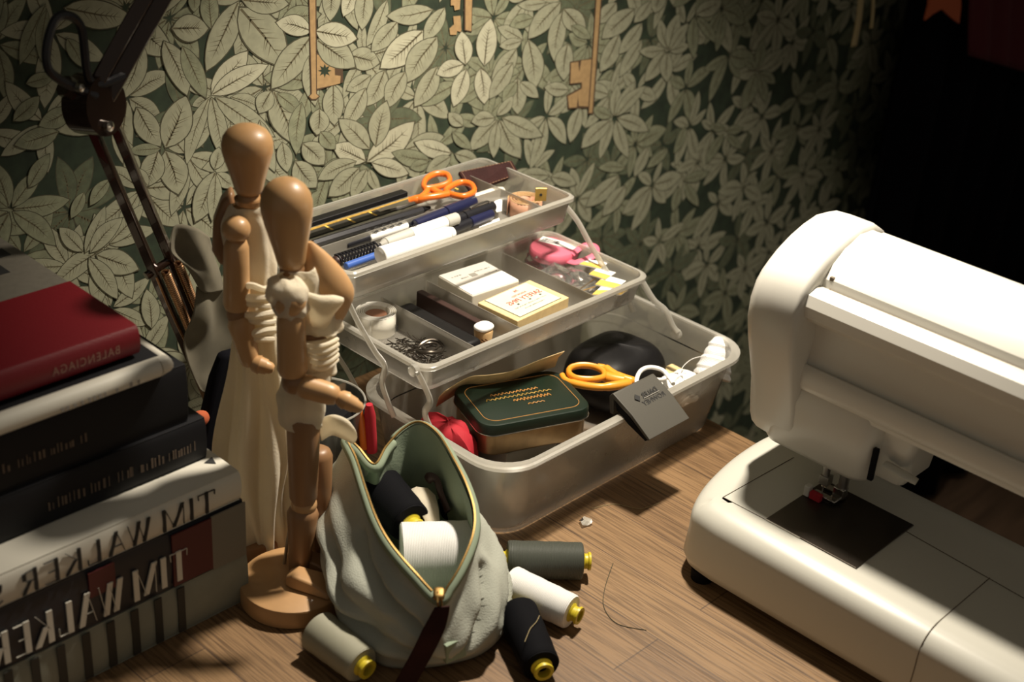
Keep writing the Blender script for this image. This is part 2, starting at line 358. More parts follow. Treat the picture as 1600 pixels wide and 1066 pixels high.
# leaves read off the photograph: (base u, base v, tip u, tip v, width px, tone 2 pale 3 mid 4 dim)
LV = """330 146 386 80 36 2;330 148 418 101 32 2;328 150 300 165 16 3;326 152 291 257 24 3;330 152 350 250 28 3;336 152 428 213 34 3
213 168 250 228 -36 3;258 230 290 150 -46 3;258 236 278 303 44 3;246 236 226 292 36 3;250 232 200 236 18 4;330 45 326 -20 28 4
372 2 322 110 40 3;374 12 445 103 60 3;378 0 450 6 36 3;440 30 500 22 34 4;486 48 431 35 32 2;486 56 424 138 42 3;492 48 556 60 38 2;494 62 553 104 42 3
545 86 592 98 36 3;482 88 492 165 26 3;520 -30 515 32 28 3;552 -22 536 25 24 2;572 -20 565 46 28 3;604 0 572 72 22 3;620 34 580 80 28 3
675 15 604 25 30 3;694 12 661 65 25 3;660 48 594 106 42 2;682 58 635 128 38 3;578 118 541 141 24 3;600 110 573 165 30 3;632 112 605 168 30 3;682 104 647 166 30 3
520 132 522 195 32 3;570 138 537 199 28 3;726 100 720 49 27 2;756 102 766 29 31 2;724 100 682 116 26 2;728 108 708 166 26 2;750 107 756 162 27 2
816 62 777 42 22 3;814 64 780 72 18 3;806 76 768 127 26 3;800 98 764 154 24 3;825 62 835 138 32 3;875 3 825 60 30 3;878 18 865 95 26 3;880 14 913 50 32 3;852 4 809 8 18 3
832 28 796 40 22 4;886 68 880 125 27 3;888 140 850 136 22 3;808 122 808 178 28 3;812 128 840 152 20 3;806 128 785 160 18 4;892 40 922 60 18 4
962 4 933 36 23 3;990 14 940 60 30 3;966 54 937 112 25 3;1002 36 966 84 21 3;1002 62 967 120 19 3;1035 -14 1022 20 22 3;1016 2 990 35 18 3
1042 76 1031 30 17 3;1044 76 1060 20 20 3;1038 78 998 80 19 3;1038 80 1007 127 22 3;1042 82 1041 128 20 3;1046 80 1076 70 17 3;1046 78 1074 36 16 3
1086 22 1127 0 24 3;1084 26 1083 90 18 4;1088 26 1120 68 16 4;1128 24 1140 82 22 3;1130 22 1118 80 14 4
958 181 965 131 16 3;960 180 990 128 17 3;962 181 1008 134 18 3;964 184 1012 204 25 3;962 188 980 246 20 3;957 188 936 248 15 3;952 188 908 231 24 3;954 182 925 168 18 4
1183 110 1222 76 17 3;1180 108 1162 92 15 4;1180 114 1158 172 20 4;1186 113 1210 130 17 4;1184 106 1192 60 16 4;1186 116 1196 160 15 4
573 252 646 190 38 2;570 251 520 227 33 2;576 232 529 186 32 3;586 228 603 158 32 3;580 254 637 271 28 2;555 252 496 280 27 3;560 262 513 306 32 3;572 264 548 308 22 3;576 264 592 300 16 3
704 239 647 222 27 2;710 240 746 252 22 3;703 244 665 268 22 3;670 250 612 238 26 4;668 254 640 262 18 4;776 188 733 234 27 3;780 188 812 246 34 3;784 184 846 212 30 3;776 192 770 246 18 3;772 184 736 190 24 3
776 180 800 150 16 3;706 206 735 232 18 4;722 196 700 176 20 3;905 168 890 222 21 3;857 274 812 272 22 3;860 276 899 287 23 3;966 275 915 323 24 3;976 290 941 337 22 3;976 262 934 262 17 4;1012 230 990 276 16 3
1042 232 1010 262 14 4;1070 196 1052 240 12 4;1068 282 1108 268 15 4;1070 286 1090 322 16 4;1060 292 1050 330 14 4;1130 208 1102 256 14 4;1134 204 1160 200 14 4;1136 210 1158 232 14 4;1132 200 1108 196 14 4
335 268 304 346 36 3;338 270 366 292 22 3;336 272 330 345 22 3;334 264 341 230 22 3;426 142 463 225 46 3;422 142 404 176 28 3;432 146 470 178 24 4;405 188 428 268 26 3;440 222 448 268 24 3
460 252 493 292 36 3;472 224 505 256 34 3;498 170 494 210 30 3;470 160 462 240 26 4;500 206 522 232 24 4
100 12 205 28 44 3;70 6 30 100 26 4;72 14 64 96 20 4;222 68 187 156 34 3;255 64 291 148 36 3;284 72 320 152 30 4;268 44 324 44 42 3;300 -12 302 18 18 4;240 60 212 20 20 4
132 394 163 322 22 3;140 394 190 340 26 3;150 398 215 420 -38 3;138 402 182 466 30 3;128 392 92 355 26 3;236 512 228 452 -28 3;300 420 316 468 26 3;230 290 206 262 22 3;90 205 22 226 32 4;110 170 60 196 30 4;44 292 76 240 24 4;130 300 110 340 18 4;170 280 140 320 20 4
104 60 128 104 24 4;20 188 60 150 26 4;40 130 84 118 22 4;300 370 360 330 0 3"""
L0 = 170; li = 0
for item in LV.replace('\n', ';').split(';'):
    q = [float(x) for x in item.split()]
    if q[4] == 0: continue
    put(frompx, q[0:2], q[2:4], abs(q[4]), L0 + li, int(q[5]), rng.uniform(-.05, .05)); li += 1
# printed keys
def key(polys, layer):
    for pts, m_ in polys:
        wg.add([frompx(p, WY - (layer * 3 + (2 if m_ != 9 else 1)) * DL) for p in pts], [tuple(range(len(pts)))], m_)
def star(cx, cy, r):
    return [(cx + r * (1 if k % 2 == 0 else .5) * math.cos(k * PI / 8), cy + r * (1 if k % 2 == 0 else .5) * math.sin(k * PI / 8)) for k in range(16)]
KL = L0 + li + 1
key([([(489, 80), (534, 96), (535, 128), (494, 141)], 9), ([(491, 84), (521, 92), (522, 117), (531, 118), (530, 130), (494, 138)], 8)], KL)
wg.add([frompx(p, WY - (KL * 3 + 3) * DL) for p in star(506, 110, 11)], [tuple(range(16))], 1)
put(frompx, (494, 62), (553, 104), 42, KL + 1, 3)
put(frompx, (492, 48), (556, 60), 38, KL + 2, 2)
key([([(480, -40), (493, -40), (494, 146), (499, 150), (493, 156), (485, 156), (480, 150), (484, 146)], 9), ([(481.5, -40), (491, -40), (492.5, 146), (497, 150), (492, 154), (486, 154), (482, 150), (486, 146)], 8)], KL + 3)
key([([(724, -40), (738, -40), (736, 50), (724, 47)], 9), ([(726, -40), (737, -40), (735, 48), (726, 46)], 8)], KL)
key([([(703, -5), (718, -5), (717, 14), (709, 16), (708, 8), (703, 8)], 8), ([(707, 25), (718, 24), (720, 50), (713, 48), (712, 54), (702, 54), (701, 44), (708, 38)], 8)], KL)
put(frompx, (726, 100), (720, 49), 27, KL + 4, 2)
key([([(931, -40), (942, -40), (937, 30), (926, 178), (917, 178), (925, 60)], 9), ([(933, -40), (940, -40), (935, 30), (924, 176), (919, 176), (927, 60)], 8)], KL + 3)
key([([(889, 96), (925, 90), (922, 168), (886, 170), (884, 148), (906, 136), (906, 130), (888, 132)], 9), ([(891, 98), (902, 96), (904, 112), (907, 94), (925, 92), (921, 166), (903, 165), (902, 148), (900, 167), (888, 168), (886, 150), (908, 138), (908, 128), (890, 130)], 8)], KL)
single('wall_back', wg, WM, kind='structure', smooth=False)

# ================================================================== the table
t = thing('sewing_table', 'brown wooden table with narrow staves that everything stands on', 'table', (0.35, 0.35, -0.74))
g = G(); g.box(-0.55, 1.006, -0.35, 0.925, -0.032, 0.0); part('table_top', g, 'table_wood', t, smooth=False, bevel=0.003)
g = G(); g.box(-0.5, 0.96, -0.30, -0.28, -0.11, -0.0325); g.box(-0.5, 0.96, 0.86, 0.88, -0.11, -0.0325); g.box(-0.5, -0.48, -0.28, 0.86, -0.11, -0.0325); g.box(0.94, 0.96, -0.28, 0.86, -0.11, -0.0325)
part('apron', g, 'table_wood', t, smooth=False)
for x in (-0.5, 0.905):
    for y in (-0.30, 0.83):
        g = G(); g.box(x, x + 0.055, y, y + 0.055, -0.74, -0.033); part('leg', g, 'table_wood', t, smooth=False, bevel=0.004)
# ================================================================== sewing machine
BD = 'white_plastic'
tm = thing('sewing_machine', 'white electric sewing machine standing at the table end, right of the clear box', 'sewing machine', (0.87, 0.25, 0.0))
def base_outline(ins, z, y1=0.531):
    pts = [(0.787 + ins, -0.16 + ins), (0.957 - ins, -0.16 + ins), (0.957 - ins, y1 - 0.022)]
    pts += [(0.957 - ins - 0.004, y1 + 0.000 - ins), (0.945 - ins, y1 + 0.010 - ins), (0.92, y1 + 0.013 - ins), (0.88, y1 + 0.011 - ins), (0.84, y1 + 0.004 - ins), (0.812, y1 - 0.005 - ins), (0.797 + ins * .8, y1 - 0.013 - ins), (0.790 + ins, y1 - 0.024), (0.787 + ins, y1 - 0.045)]
    return [V((x, y, z)) for x, y in pts]
def smooth_ring(pts, n=4):
    return [p for p in crom(pts, n, True)]
rings = []
for z, ins in ((0.010, 0.006), (0.012, 0.002), (0.020, -0.001), (0.04, 0.0005), (0.052, 0.0006), (0.055, 0.0009), (0.0585, 0.0018), (0.0618, 0.0037), (0.0645, 0.0064), (0.0668, 0.0100), (0.0686, 0.0145), (0.0697, 0.0200), (0.070, 0.0250)):
    q = base_outline(ins, z); rings.append([q[0], q[1]] + crom(q[2:], 4))
g = G(); g.loft(rings); part('bed', g, 'cream_plastic', tm, smooth=50)
for x in (0.80, 0.935):
    for y in (-0.14, 0.50):
        g = G(); g.lathe([(0, 0.009), (0.0108, 0.010)], (x, y, 0), (x, y, 1)); part('rubber_foot', g, 'black_matte', tm)
# upper part: arm, head cap and pillar
ARM = [(0.8775, 0.1533), (0.8663, 0.1584), (0.8638, 0.1706), (0.8663, 0.1879), (0.8689, 0.2063), (0.8668, 0.2205), (0.8561, 0.2246), (0.8475, 0.2317), (0.8454, 0.2409), (0.8490, 0.2490), (0.8572, 0.2526), (0.8628, 0.2521), (0.8638, 0.2495), (0.8653, 0.2495), (0.8668, 0.2572), (0.8755, 0.2663), (0.8908, 0.2745), (0.9111, 0.2806), (0.9284, 0.2796), (0.9437, 0.2714), (0.9528, 0.2541), (0.9549, 0.2266), (0.9528, 0.1910), (0.9488, 0.1656), (0.9366, 0.1544)]
CAP = [(0.8796, 0.1014), (0.8704, 0.1075), (0.8663, 0.1218), (0.8602, 0.1452), (0.8490, 0.1757), (0.8409, 0.1991), (0.8373, 0.2164), (0.8383, 0.2348), (0.8434, 0.2490), (0.8500, 0.2572), (0.8592, 0.2643), (0.8684, 0.2704), (0.8816, 0.2765), (0.8979, 0.2816), (0.9162, 0.2847), (0.9345, 0.2826), (0.9498, 0.2735), (0.9600, 0.2541), (0.9620, 0.2215), (0.9600, 0.1808), (0.9569, 0.1401), (0.9539, 0.1197), (0.9508, 0.1096), (0.9467, 0.1035), (0.9366, 0.1004)]
def sec(pr, y, ins=0.0):
    c = V((.901, .196)); out = []
    for x, z in pr:
        d = V((x, z)) - c; q = c + d * (1 - ins / d.length); out.append(V((q.x, y, q.y)))
    return out
g = G(); g.loft([sec(ARM, -0.14, .02), sec(ARM, -0.15 + .02), sec(ARM, 0.2), sec(ARM, 0.482)]); part('arm', g, BD, tm, smooth=28)
g = G(); g.loft([sec(CAP, 0.4785, 0.006), sec(CAP, 0.4805, 0.001), sec(CAP, 0.4835), sec(CAP, 0.5039, 0.0), sec(CAP, 0.5161, 0.001), sec(CAP, 0.5222, 0.004), sec(CAP, 0.5263, 0.010), sec(CAP, 0.5273, 0.02)]); part('end_cap', g, BD, tm, smooth=55)
# the needle head under the arm
def hr(x0, x1, y0, y1, r, z): return rrect(x0, x1, y0, y1, r, z, 6)
g = G(); g.loft([hr(.881, .930, .426, .509, .010, .0995), hr(.873, .936, .417, .512, .014, .101), hr(.869, .938, .413, .514, .016, .1065), hr(.866, .940, .411, .514, .016, .125), hr(.861, .941, .409, .514, .016, .151), hr(.868, .938, .413, .514, .016, .180), hr(.885, .930, .42, .51, .012, .198)])
part('needle_head', g, BD, tm, smooth=50)
g = G(); g.box(.81, .950, -0.14, .06, .0705, .160); part('pillar', g, BD, tm, bevel=0.012)
g = G(); g.loft([sec([(x, z) for x, z in ARM[13:21]] + [(.935, .268), (.915, .276), (.886, .270), (.868, .255)], y, -0.0012) for y in (-0.13, 0.470)]); part('top_lid', g, BD, tm, smooth=28)
g = G(); g.box(.8625, .8660, -0.12, .472, .2480, .2515); g.box(.8668, .8724, .471, .474, .250, .260); part('lid_groove', g, 'seam_dark', tm, smooth=False)
part('handle_rail', G().loft([[V((.8630 + .0035 * math.cos(a), y, .1747 + .011 * math.sin(a))) for a in [2 * PI * k / 14 for k in range(14)]] for y in (-.12, .480)]), BD, tm)
# needle plate, cover seams, needle bar and foot
g = G(); g.box(.8165, .9005, .380, .462, .0702, .0712); part('needle_plate', g, 'plate_steel', tm, smooth=False, bevel=0.0004)
g = G(); g.box(.8163, .8167, .43, .462, .0703, .0716); part('plate_edge', g, 'chrome', tm, smooth=False)
sl = G()
for a, b in (((1130, 777), (1240, 715)), ((1130, 777), (1196, 812)), ((1415, 830), (1600, 935))):
    p, q = PZ(*a, .0703), PZ(*b, .0703); part('cover_seam', G().tube([p, q], 0.00028, 5), 'seam_dark', tm, smooth=False)
q0 = [(.807, .0701), (.8015, .0690), (.797, .0672), (.7934, .0649), (.7907, .0622), (.7888, .0588), (.7879, .055), (.7876, .052), (.7875, .04), (.7861, .02), (.789, .012)]
sl = G(); pts = [V((.885, .307, .0702)), V((.812, .307, .0702))] + [V((x - .0002, .307, z)) for x, z in q0]; sl.tube(pts, 0.00035, 5); part('bed_extension_seam', sl, 'seam_dark', tm, smooth=False)
nb = V((.876, .450, .108))
g = G(); g.tube([nb, nb - V((0, 0, .022))], 0.0032, 12); part('needle_bar', g, 'steel', tm)
g = G(); g.box(nb.x - .004, nb.x + .004, nb.y - .005, nb.y + .003, .085, .093); g.tube([(nb.x, nb.y, .09), (nb.x, nb.y, .072)], .0006, 6); part('needle_clamp', g, 'steel', tm, bevel=0.001)
pb = V((.883, .437, .108))
g = G(); g.tube([pb, pb - V((0, 0, .030))], 0.0042, 12); part('presser_bar', g, 'steel', tm)
g = G(); g.box(.872, .892, .4355, .4435, .0735, .0755); g.box(.872, .878, .443, .457, .0735, .0755); g.box(.885, .892, .443, .457, .0735, .0755); g.box(.878, .886, .433, .4425, .0755, .085)
part('presser_foot', g, 'chrome', tm, bevel=0.0008)
g = G(); g.box(.8665, .8715, .446, .456, .0714, .078); part('red_guide', g, 'red_cloth', tm, bevel=0.0008, label='small red guide beside the foot')
g = G(); g.box(.8665, .8725, .4565, .4615, .0714, .081); part('foot_tab', g, 'white_plastic', tm, bevel=0.0008)
g = G()
for i in range(3): g.box(.873 + i * .006, .8755 + i * .006, .441, .454, .0712, .0722)
part('feed_dogs', g, 'steel', tm, smooth=False)
g = G(); g.loft([hr(.884, .921, .391, .418, .006, .108), hr(.880, .925, .387, .420, .008, .114), hr(.878, .928, .385, .420, .008, .140), hr(.876, .930, .381, .420, .008, .158)]); part('thread_guide_box', g, BD, tm, smooth=50)
g = G(); g.tube([(.872, .402, .129), (.873, .385, .127), (.875, .375, .125)], [.0045, .005, .004], 12, flat=.5, up=(0, 0, 1)); part('presser_lifter', g, 'cream_plastic', tm)
g = G(); g.box(.8675, .8710, .4075, .4115, .112, .140); part('head_slot', g, 'black_matte', tm, smooth=False)

# ================================================================== desk lamp
EL = V((0.504, 0.875, 0.351)); LB = V((0.612, 0.885, 0.0)); HD = V((0.79, 0.77, 0.835))
tl = thing('desk_lamp', 'dark bronze spring-arm desk lamp standing behind the books against the leafy wallpaper', 'lamp', LB)
g = G(); g.lathe([(0, .032), (.006, .034), (.030, .032), (.036, .018), (.05, .014), (.060, .010)], LB, LB + V((0, 0, 1)), 36); part('base', g, 'copper_lamp', tl)
PIV = V((.606, .880, .060))
dv = (EL - PIV).normalized()
sd = V((1, 0, 0)) - dv * dv.x; sd.normalize()
for s_ in (-1, 1):
    g = G(); g.tube([PIV + sd * s_ * .0085, EL + sd * s_ * .0085], .0052, 4, up=sd); part('lower_arm', g, 'copper_lamp', tl, smooth=False, bevel=0.0012)
dU = (HD - EL).normalized()
su = V((1, 0, 0)) - dU * dU.x; su.normalize()
for s_, r_ in ((-1, .0075), (1, .0085)):
    g = G(); g.tube([EL + su * s_ * .0072, HD + su * s_ * .0072], r_, 4, up=su); part('upper_arm', g, 'copper_lamp', tl, smooth=False, bevel=0.0014)
g = G(); g.lathe([(-.012, .006), (-.011, .022), (.011, .022), (.012, .006)], EL, EL + V((.35, -.9, .1)), 24); g.tube([EL + V((0, 0, .0)), EL + V((-.022, 0, .018))], .008, 8); part('elbow_joint', g, 'copper_lamp', tl)
for q_, r_ in ((V((.0, -.014, -.012)), .004), (V((-.02, -.014, .02)), .003)):
    part('bolt', G().lathe([(0, r_), (.004, r_), (.005, r_ * .3)], EL + q_, EL + V((.35, -.9, .1)), 10), 'chrome', tl)
CB = PIV + dv * .158
g = G(); g.tube([CB - sd * .016, CB + sd * .014], .0035, 10); part('spring_bar', g, 'copper_lamp', tl)
def coil(a, b, r, turns, wr):
    a, b = V(a), V(b); t = (b - a).normalized(); x = t.orthogonal().normalized(); y = t.cross(x); n = int(turns * 10)
    return G().tube([a + t * ((b - a).length * i / n) + (x * math.cos(i * 2 * PI / 10) + y * math.sin(i * 2 * PI / 10)) * r for i in range(n + 1)], wr, 5)
for s_ in (-.35, .95):
    a = CB + sd * s_ * .0095 + V((0, -.009, 0)); part('spring', coil(a, a - dv * .085, .0030, 46, .0009), 'spring_steel', tl)
lead = PIV + dv * .1 + sd * -.012 + V((0, -.01, 0))
g = G(); g.tube(crom([PIV + sd * -.006 + V((0, -.011, 0)), lead, CB + sd * -.012 + V((0, -.009, 0))], 8), .0008, 6); part('pull_rod', g, 'spring_steel', tl)
g = G(); g.tube(crom([EL + V((-.005, -.012, .01)), EL + V((-.038, -.01, .035)), EL + V((-.030, -.01, .068)), EL + V((-.012, -.01, .062)), EL + V((-.006, -.008, .02)), EL + V((.02, -.009, .02))], 10), .0032, 8); part('cable', g, 'black_plastic', tl)
# shade: an open bell round the bulb, mouth down
ax = (AIM - BULB).normalized(); top = BULB - ax * .055
prof = [(-.030, .012), (-.028, .022), (0, .026), (.004, .034), (.020, .052), (.050, .071), (.112, .087), (.115, .088), (.112, .0855), (.050, .069), (.021, .050), (.006, .030), (.005, .001)]
g = G(); g.lathe(prof, top, top + ax, 48); part('lamp_shade', g, 'copper_lamp', tl)
mat('bulb_glass', (1, 0.9, 0.7), 0.4, emit=((1.0, 0.80, 0.5), 25.0))
g = G(); g.ell(BULB - ax * .030, .017, .017, .020, seg=20); part('bulb', g, 'bulb_glass', tl)
g = G(); g.tube([HD, top - ax * .02], .007, 10); part('shade_joint', g, 'copper_lamp', tl)
# ================================================================== stack of books
XA = V((1, 0, 0)); ZA = V((0, 0, 1))
def book(name, label, x0, x1, y0, y1, z0, z1, cover, spine, rnd=0.006, board=0.0028, rot=0.0, group='large books stacked beside the mannequins', pagec='pages'):
    c = V(((x0 + x1) / 2, (y0 + y1) / 2, z0)); M = Matrix.Translation(c) @ Matrix.Rotation(rot, 4, 'Z')
    t = thing(name, label, 'book', M=M, group=group); hx = (x1 - x0) / 2; hy = (y1 - y0) / 2; h = z1 - z0
    # cover: boards and rounded spine as one folded shape, profile in Y-Z
    o = [(hy, 0), (-hy + rnd * .3, 0)] + [(-hy + rnd * .5 - rnd * .5 * math.sin(a), h / 2 - (h / 2) * math.cos(a)) for a in [PI * k / 12 for k in range(1, 12)]] + [(-hy + rnd * .3, h), (hy, h)]
    i = [(hy, h - board), (-hy + board + rnd * .3, h - board), (-hy + board + rnd * .3, board), (hy, board)]
    ring = o + i
    g = G(); g.loft([[V((x, y, z)) for y, z in ring] for x in (-hx, hx)]); cv = part('cover', g, cover, t, smooth=25, local=True, bevel=0.0007)
    g = G(); g.box(-hx + .004, hx - .004, -hy + board + rnd * .3 + .0003, hy - .005, board + .0001, h - board - .0001); part('page_block', g, pagec, t, smooth=False, local=True)
    return t, M, hx, hy, h
GRP = 'large books stacked beside the mannequins'
BX = 0.508
# bottom: sage book with dark bars
t, M, hx, hy, h = book('book', 'pale sage book with dark upright bars, lowest of the stack on the table', .205, .511, .714, .99, 0, .043, 'book_sage', None)
BR0 = PY(283, 925, .7131).x
for k in range(14):
    px = BR0 - k * .0192
    if px < .21: break
    g = G(); g.box(px - .0030, px + .0030, .7131, .7141, .003, .0425); part('spine_bar', g, 'bar_dark', t, smooth=False)
# the big-letter glyphs: thick stems and hairlines, drawn in a unit cell
GL = {'T': [((.5, 0), (.5, 1), 1), ((.0, .97), (1, .97), 0), ((0, .97), (.02, .75), 0), ((1, .97), (.98, .75), 0)], 'I': [((.5, 0), (.5, 1), 1)],
      'M': [((.05, 0), (.05, 1), 0), ((.08, 1), (.5, .05), 1), ((.5, .05), (.86, 1), 0), ((.92, 0), (.92, 1), 1)],
      'W': [((.05, 1), (.3, 0), 1), ((.3, 0), (.5, .9), 0), ((.48, 1), (.73, 0), 1), ((.73, 0), (.97, 1), 0)],
      'A': [((.05, 0), (.45, 1), 0), ((.45, 1), (.85, 0), 1), ((.2, .35), (.68, .35), 0)], 'L': [((.3, 0), (.3, 1), 1), ((.3, .03), (.9, .03), 0), ((.9, .03), (.9, .28), 0)],
      'K': [((.2, 0), (.2, 1), 1), ((.2, .42), (.9, 1), 0), ((.42, .55), (.9, 0), 1)], 'E': [((.25, 0), (.25, 1), 1), ((.25, .03), (.9, .03), 0), ((.25, .5), (.7, .5), 0), ((.25, .97), (.9, .97), 0)],
      'R': [((.2, 0), (.2, 1), 1), ((.2, .97), (.7, .92), 0), ((.76, .9), (.76, .6), 1), ((.7, .55), (.2, .5), 0), ((.5, .5), (.85, 0), 1)],
      'S': [((.8, .8), (.5, .98), 0), ((.25, .88), (.3, .62), 1), ((.3, .6), (.7, .4), 1), ((.75, .38), (.75, .12), 1), ((.6, .02), (.2, .18), 0)]}
def bigtext(s, x_right, z0, hgt, cw, y, m, parent, thick, slant=0.0, thin=.0007):
    x = x_right
    for chh in s:
        if chh == ' ': x -= cw * .55; continue
        wd = cw * (.55 if chh == 'I' else 1.3 if chh in 'MW' else 1)
        gg = G()
        for (a, b), (c, d), k in GL[chh]:
            th = thick / 2 if k else thin / 2
            A_ = V((x - a * wd, y, z0 + b * hgt)); B_ = V((x - c * wd, y, z0 + d * hgt)); dd = (B_ - A_).normalized()
            n = V((th, 0, 0)) if abs(dd.z) > .3 else V((0, 0, th))
            gg.add([A_ - n, A_ + n, B_ + n, B_ - n, A_ - n + V((0, .0012, 0)), A_ + n + V((0, .0012, 0)), B_ + n + V((0, .0012, 0)), B_ - n + V((0, .0012, 0))], [(0, 1, 2, 3), (4, 7, 6, 5), (0, 4, 5, 1), (1, 5, 6, 2), (2, 6, 7, 3), (3, 7, 4, 0)])
        part('letter', gg, m, parent, smooth=False); x -= wd + cw * .14
        if x < .20: break
# second: navy book with pale letters
t, M, hx, hy, h = book('book', 'navy book with big pale letters and a grey spine end, second from the bottom', .205, .509, .7145, .99, .0435, .0925, 'book_navy', None)
g = G(); g.box(.4795, .5092, .7134, .7147, .0445, .0915); part('spine_end_panel', g, 'book_grey', t, smooth=False)
g = G(); g.box(.446, .4795, .7134, .7147, .046, .0905); part('maroon_print', g, 'maroon_print', t, smooth=False)
g = G(); g.box(.380, .400, .7134, .7147, .070, .0905); part('maroon_print', g, 'maroon_print', t, smooth=False)
bigtext('TIM WALKER ST', .4575, .050, .026, .0140, .7125, 'book_bone', t, .0042, thin=.0003)
# third: white book
t, M, hx, hy, h = book('book', 'white book with big black letters on its spine, third from the bottom', .205, .507, .714, .985, .093, .118, 'book_bone', None, rnd=.010)
bigtext('TIM WALKER ST', .4835, .0965, .0180, .0140, .7133, 'ink', t, .0024, thin=.0003)
p, q = PZ(248, 738, .1182), PZ(312, 708, .1182); g = G(); g.box(q.x - .052, q.x - .003, q.y - .0035, q.y + .001, .1179, .1184); part('cover_bar', g, 'ink', t, smooth=False)
g = G(); a = PZ(319, 724, .1182); g.poly([a, a + V((.009, .003, 0)), a + V((.006, -.006, 0))], .0004, (0, 0, 1)); part('cover_mark', g, 'ink', t, smooth=False)
# fourth and fifth: black books
t, M, hx, hy, h = book('book', 'black book with faint reddish title, lying on the white lettered book', .20, .499, .744, .99, .1185, .153, 'book_black', None)
scribble(.372, .488, .0085, (0, .7437, .130), XA, ZA, 'faint_print', t, 3, .0030)
t, M, hx, hy, h = book('book', 'black book under the thin white-edged book, faint red title at left', .19, .487, .747, .985, .1535, .200, 'book_black', None)
scribble(.345, .405, .0075, (0, .7467, .170), XA, ZA, 'faint_print', t, 5, .0026)
# sixth: thin white-edged portfolio
c0 = (.19, .471, .742, .965)
t = thing('portfolio', 'thin black portfolio with a rounded white edge, lying under the red book', 'portfolio', (.33, .85, .2005))
g = G(); g.box(.19, .468, .747, .962, .2005, .2125); part('board', g, 'book_black', t, smooth=False, bevel=.001)
g = G(); g.tube(crom([V((.19, .7455, .208)), V((.462, .7455, .208))], 2) , .0072, 12); g.tube([V((.462, .7455, .208)), V((.4685, .7465, .208)), V((.4705, .752, .208)), V((.4705, .960, .210))], [.0072, .0068, .0045, .0042], 12)
part('white_edge', g, 'book_bone', t)
scribble(.385, .445, .0035, (0, .7381, .2050), XA, ZA, 'ink_grey', t, 6, .0045)
# top: red and grey book
t, M, hx, hy, h = book('book', 'red-spined book with grey cover, topmost of the stack', .17, .4555, .757, .985, .2155, .2365, 'grey_board', None, rnd=.007)
z1 = .2367
g = G(); y1 = PZ(120, 437, z1).y
o = [(y1, z1 + .0006), (.763, z1 + .0006)] + [(.7605 - .0055 * math.sin(a), .226 + .0112 * math.cos(a)) for a in [PI * k / 10 for k in range(1, 10)]] + [(.763, .2150), (y1, .2150)]
g.loft([[V((x, y, z)) for y, z in o] + [V((x, y + (0 if k else 0), z - .0012 if z > .225 else z + .0012)) for k, (y, z) in enumerate([(o[-1][0], o[-1][1]), (.7665, .2150), (.7665, z1 + .0006), (o[0][0], o[0][1])])] for x in (.1695, .4563)])
part('spine_cloth', g, 'red_board', t, smooth=25, label='red cloth spine')
text('BALENCIAGA', .0088, (.4405, .7555, .2225), XA, ZA, 'faint_gilt', t, ex=.8, off=.0008, space=1.25)
for u, v in ((2, 395), (0, 422)):
    a = PZ(u, v, z1 + .0002); g = G(); g.box(a.x - .03, a.x + .004, a.y - .007, a.y + .007, z1 - .0002, z1 + .0003); part('cover_lettering', g, 'ink', t, smooth=False)

# ================================================================== thread spools
def spool(label, p0, p1, r0, r1, mt, name='thread_spool', group='thread spools lying on the table', core=.0085, ext=(.0065, .0065), loc=None, cm='spool_yellow'):
    p0, p1 = V(p0), V(p1); M = frame(p0, p0.lerp(p1, 1) - p0 if False else (p1 - p0).orthogonal(), (p1 - p0).cross((p1 - p0).orthogonal()))
    L = (p1 - p0).length                      # local: axis along +Z
    t = thing(name, label, 'thread spool', M=M, group=group)
    pr = [(0, core), (.0002, r0 * .93), (.0015, r0)] + [(L * k / 10, r0 + (r1 - r0) * k / 10 + .0002 * math.sin(k * 2.1)) for k in range(1, 10)] + [(L - .0015, r1), (L - .0002, r1 * .93), (L, core)]
    part('thread', G().lathe(pr, (0, 0, 0), (0, 0, 1), 36), mt, t, local=True)
    e0, e1 = ext
    cr = [(-e0, core * .55), (-e0, core * .86), (-e0 + .0015, core * .9), (-.0018, core * .78), (-.0005, core), (L + .0005, core), (L + .0018, core * .78), (L + e1 - .0025, core * .78), (L + e1 - .0018, core * .95), (L + e1, core * .92), (L + e1, core * .6), (L + e1 - .008, core * .6)]
    part('core', G().lathe(cr, (0, 0, 0), (0, 0, 1), 24), cm, t, local=True); return t
def lay(u0, v0, u1, v1, r0, r1): return PZ(u0, v0, r0), PZ(u1, v1, r1)
a, b = lay(792, 874, 910, 877, .0150, .0150)
spool('dark sage green thread spool lying against the box, furthest back of three', a, b, .0150, .0150, 'thread_sage', core=.0078, ext=(.006, .0065))
a, b = lay(797, 912, 893, 957, .0146, .0135)
spool('white thread spool lying on the table between the green and the black spools', a, b, .0146, .0135, 'thread_white', core=.0076, ext=(.004, .0075))
a, b = lay(808, 957, 846, 1042, .0155, .0140)
spool('black thread spool lying on the table right of the pouch, yellow core facing front', a, b, .0155, .0140, 'thread_black', core=.0080, ext=(.004, .0065))
a, b = lay(496, 985, 566, 1040, .0158, .0140)
spool('khaki grey thread spool lying at the left foot of the canvas pouch', a, b, .0158, .0140, 'thread_khaki', core=.0080, ext=(.004, .0065))
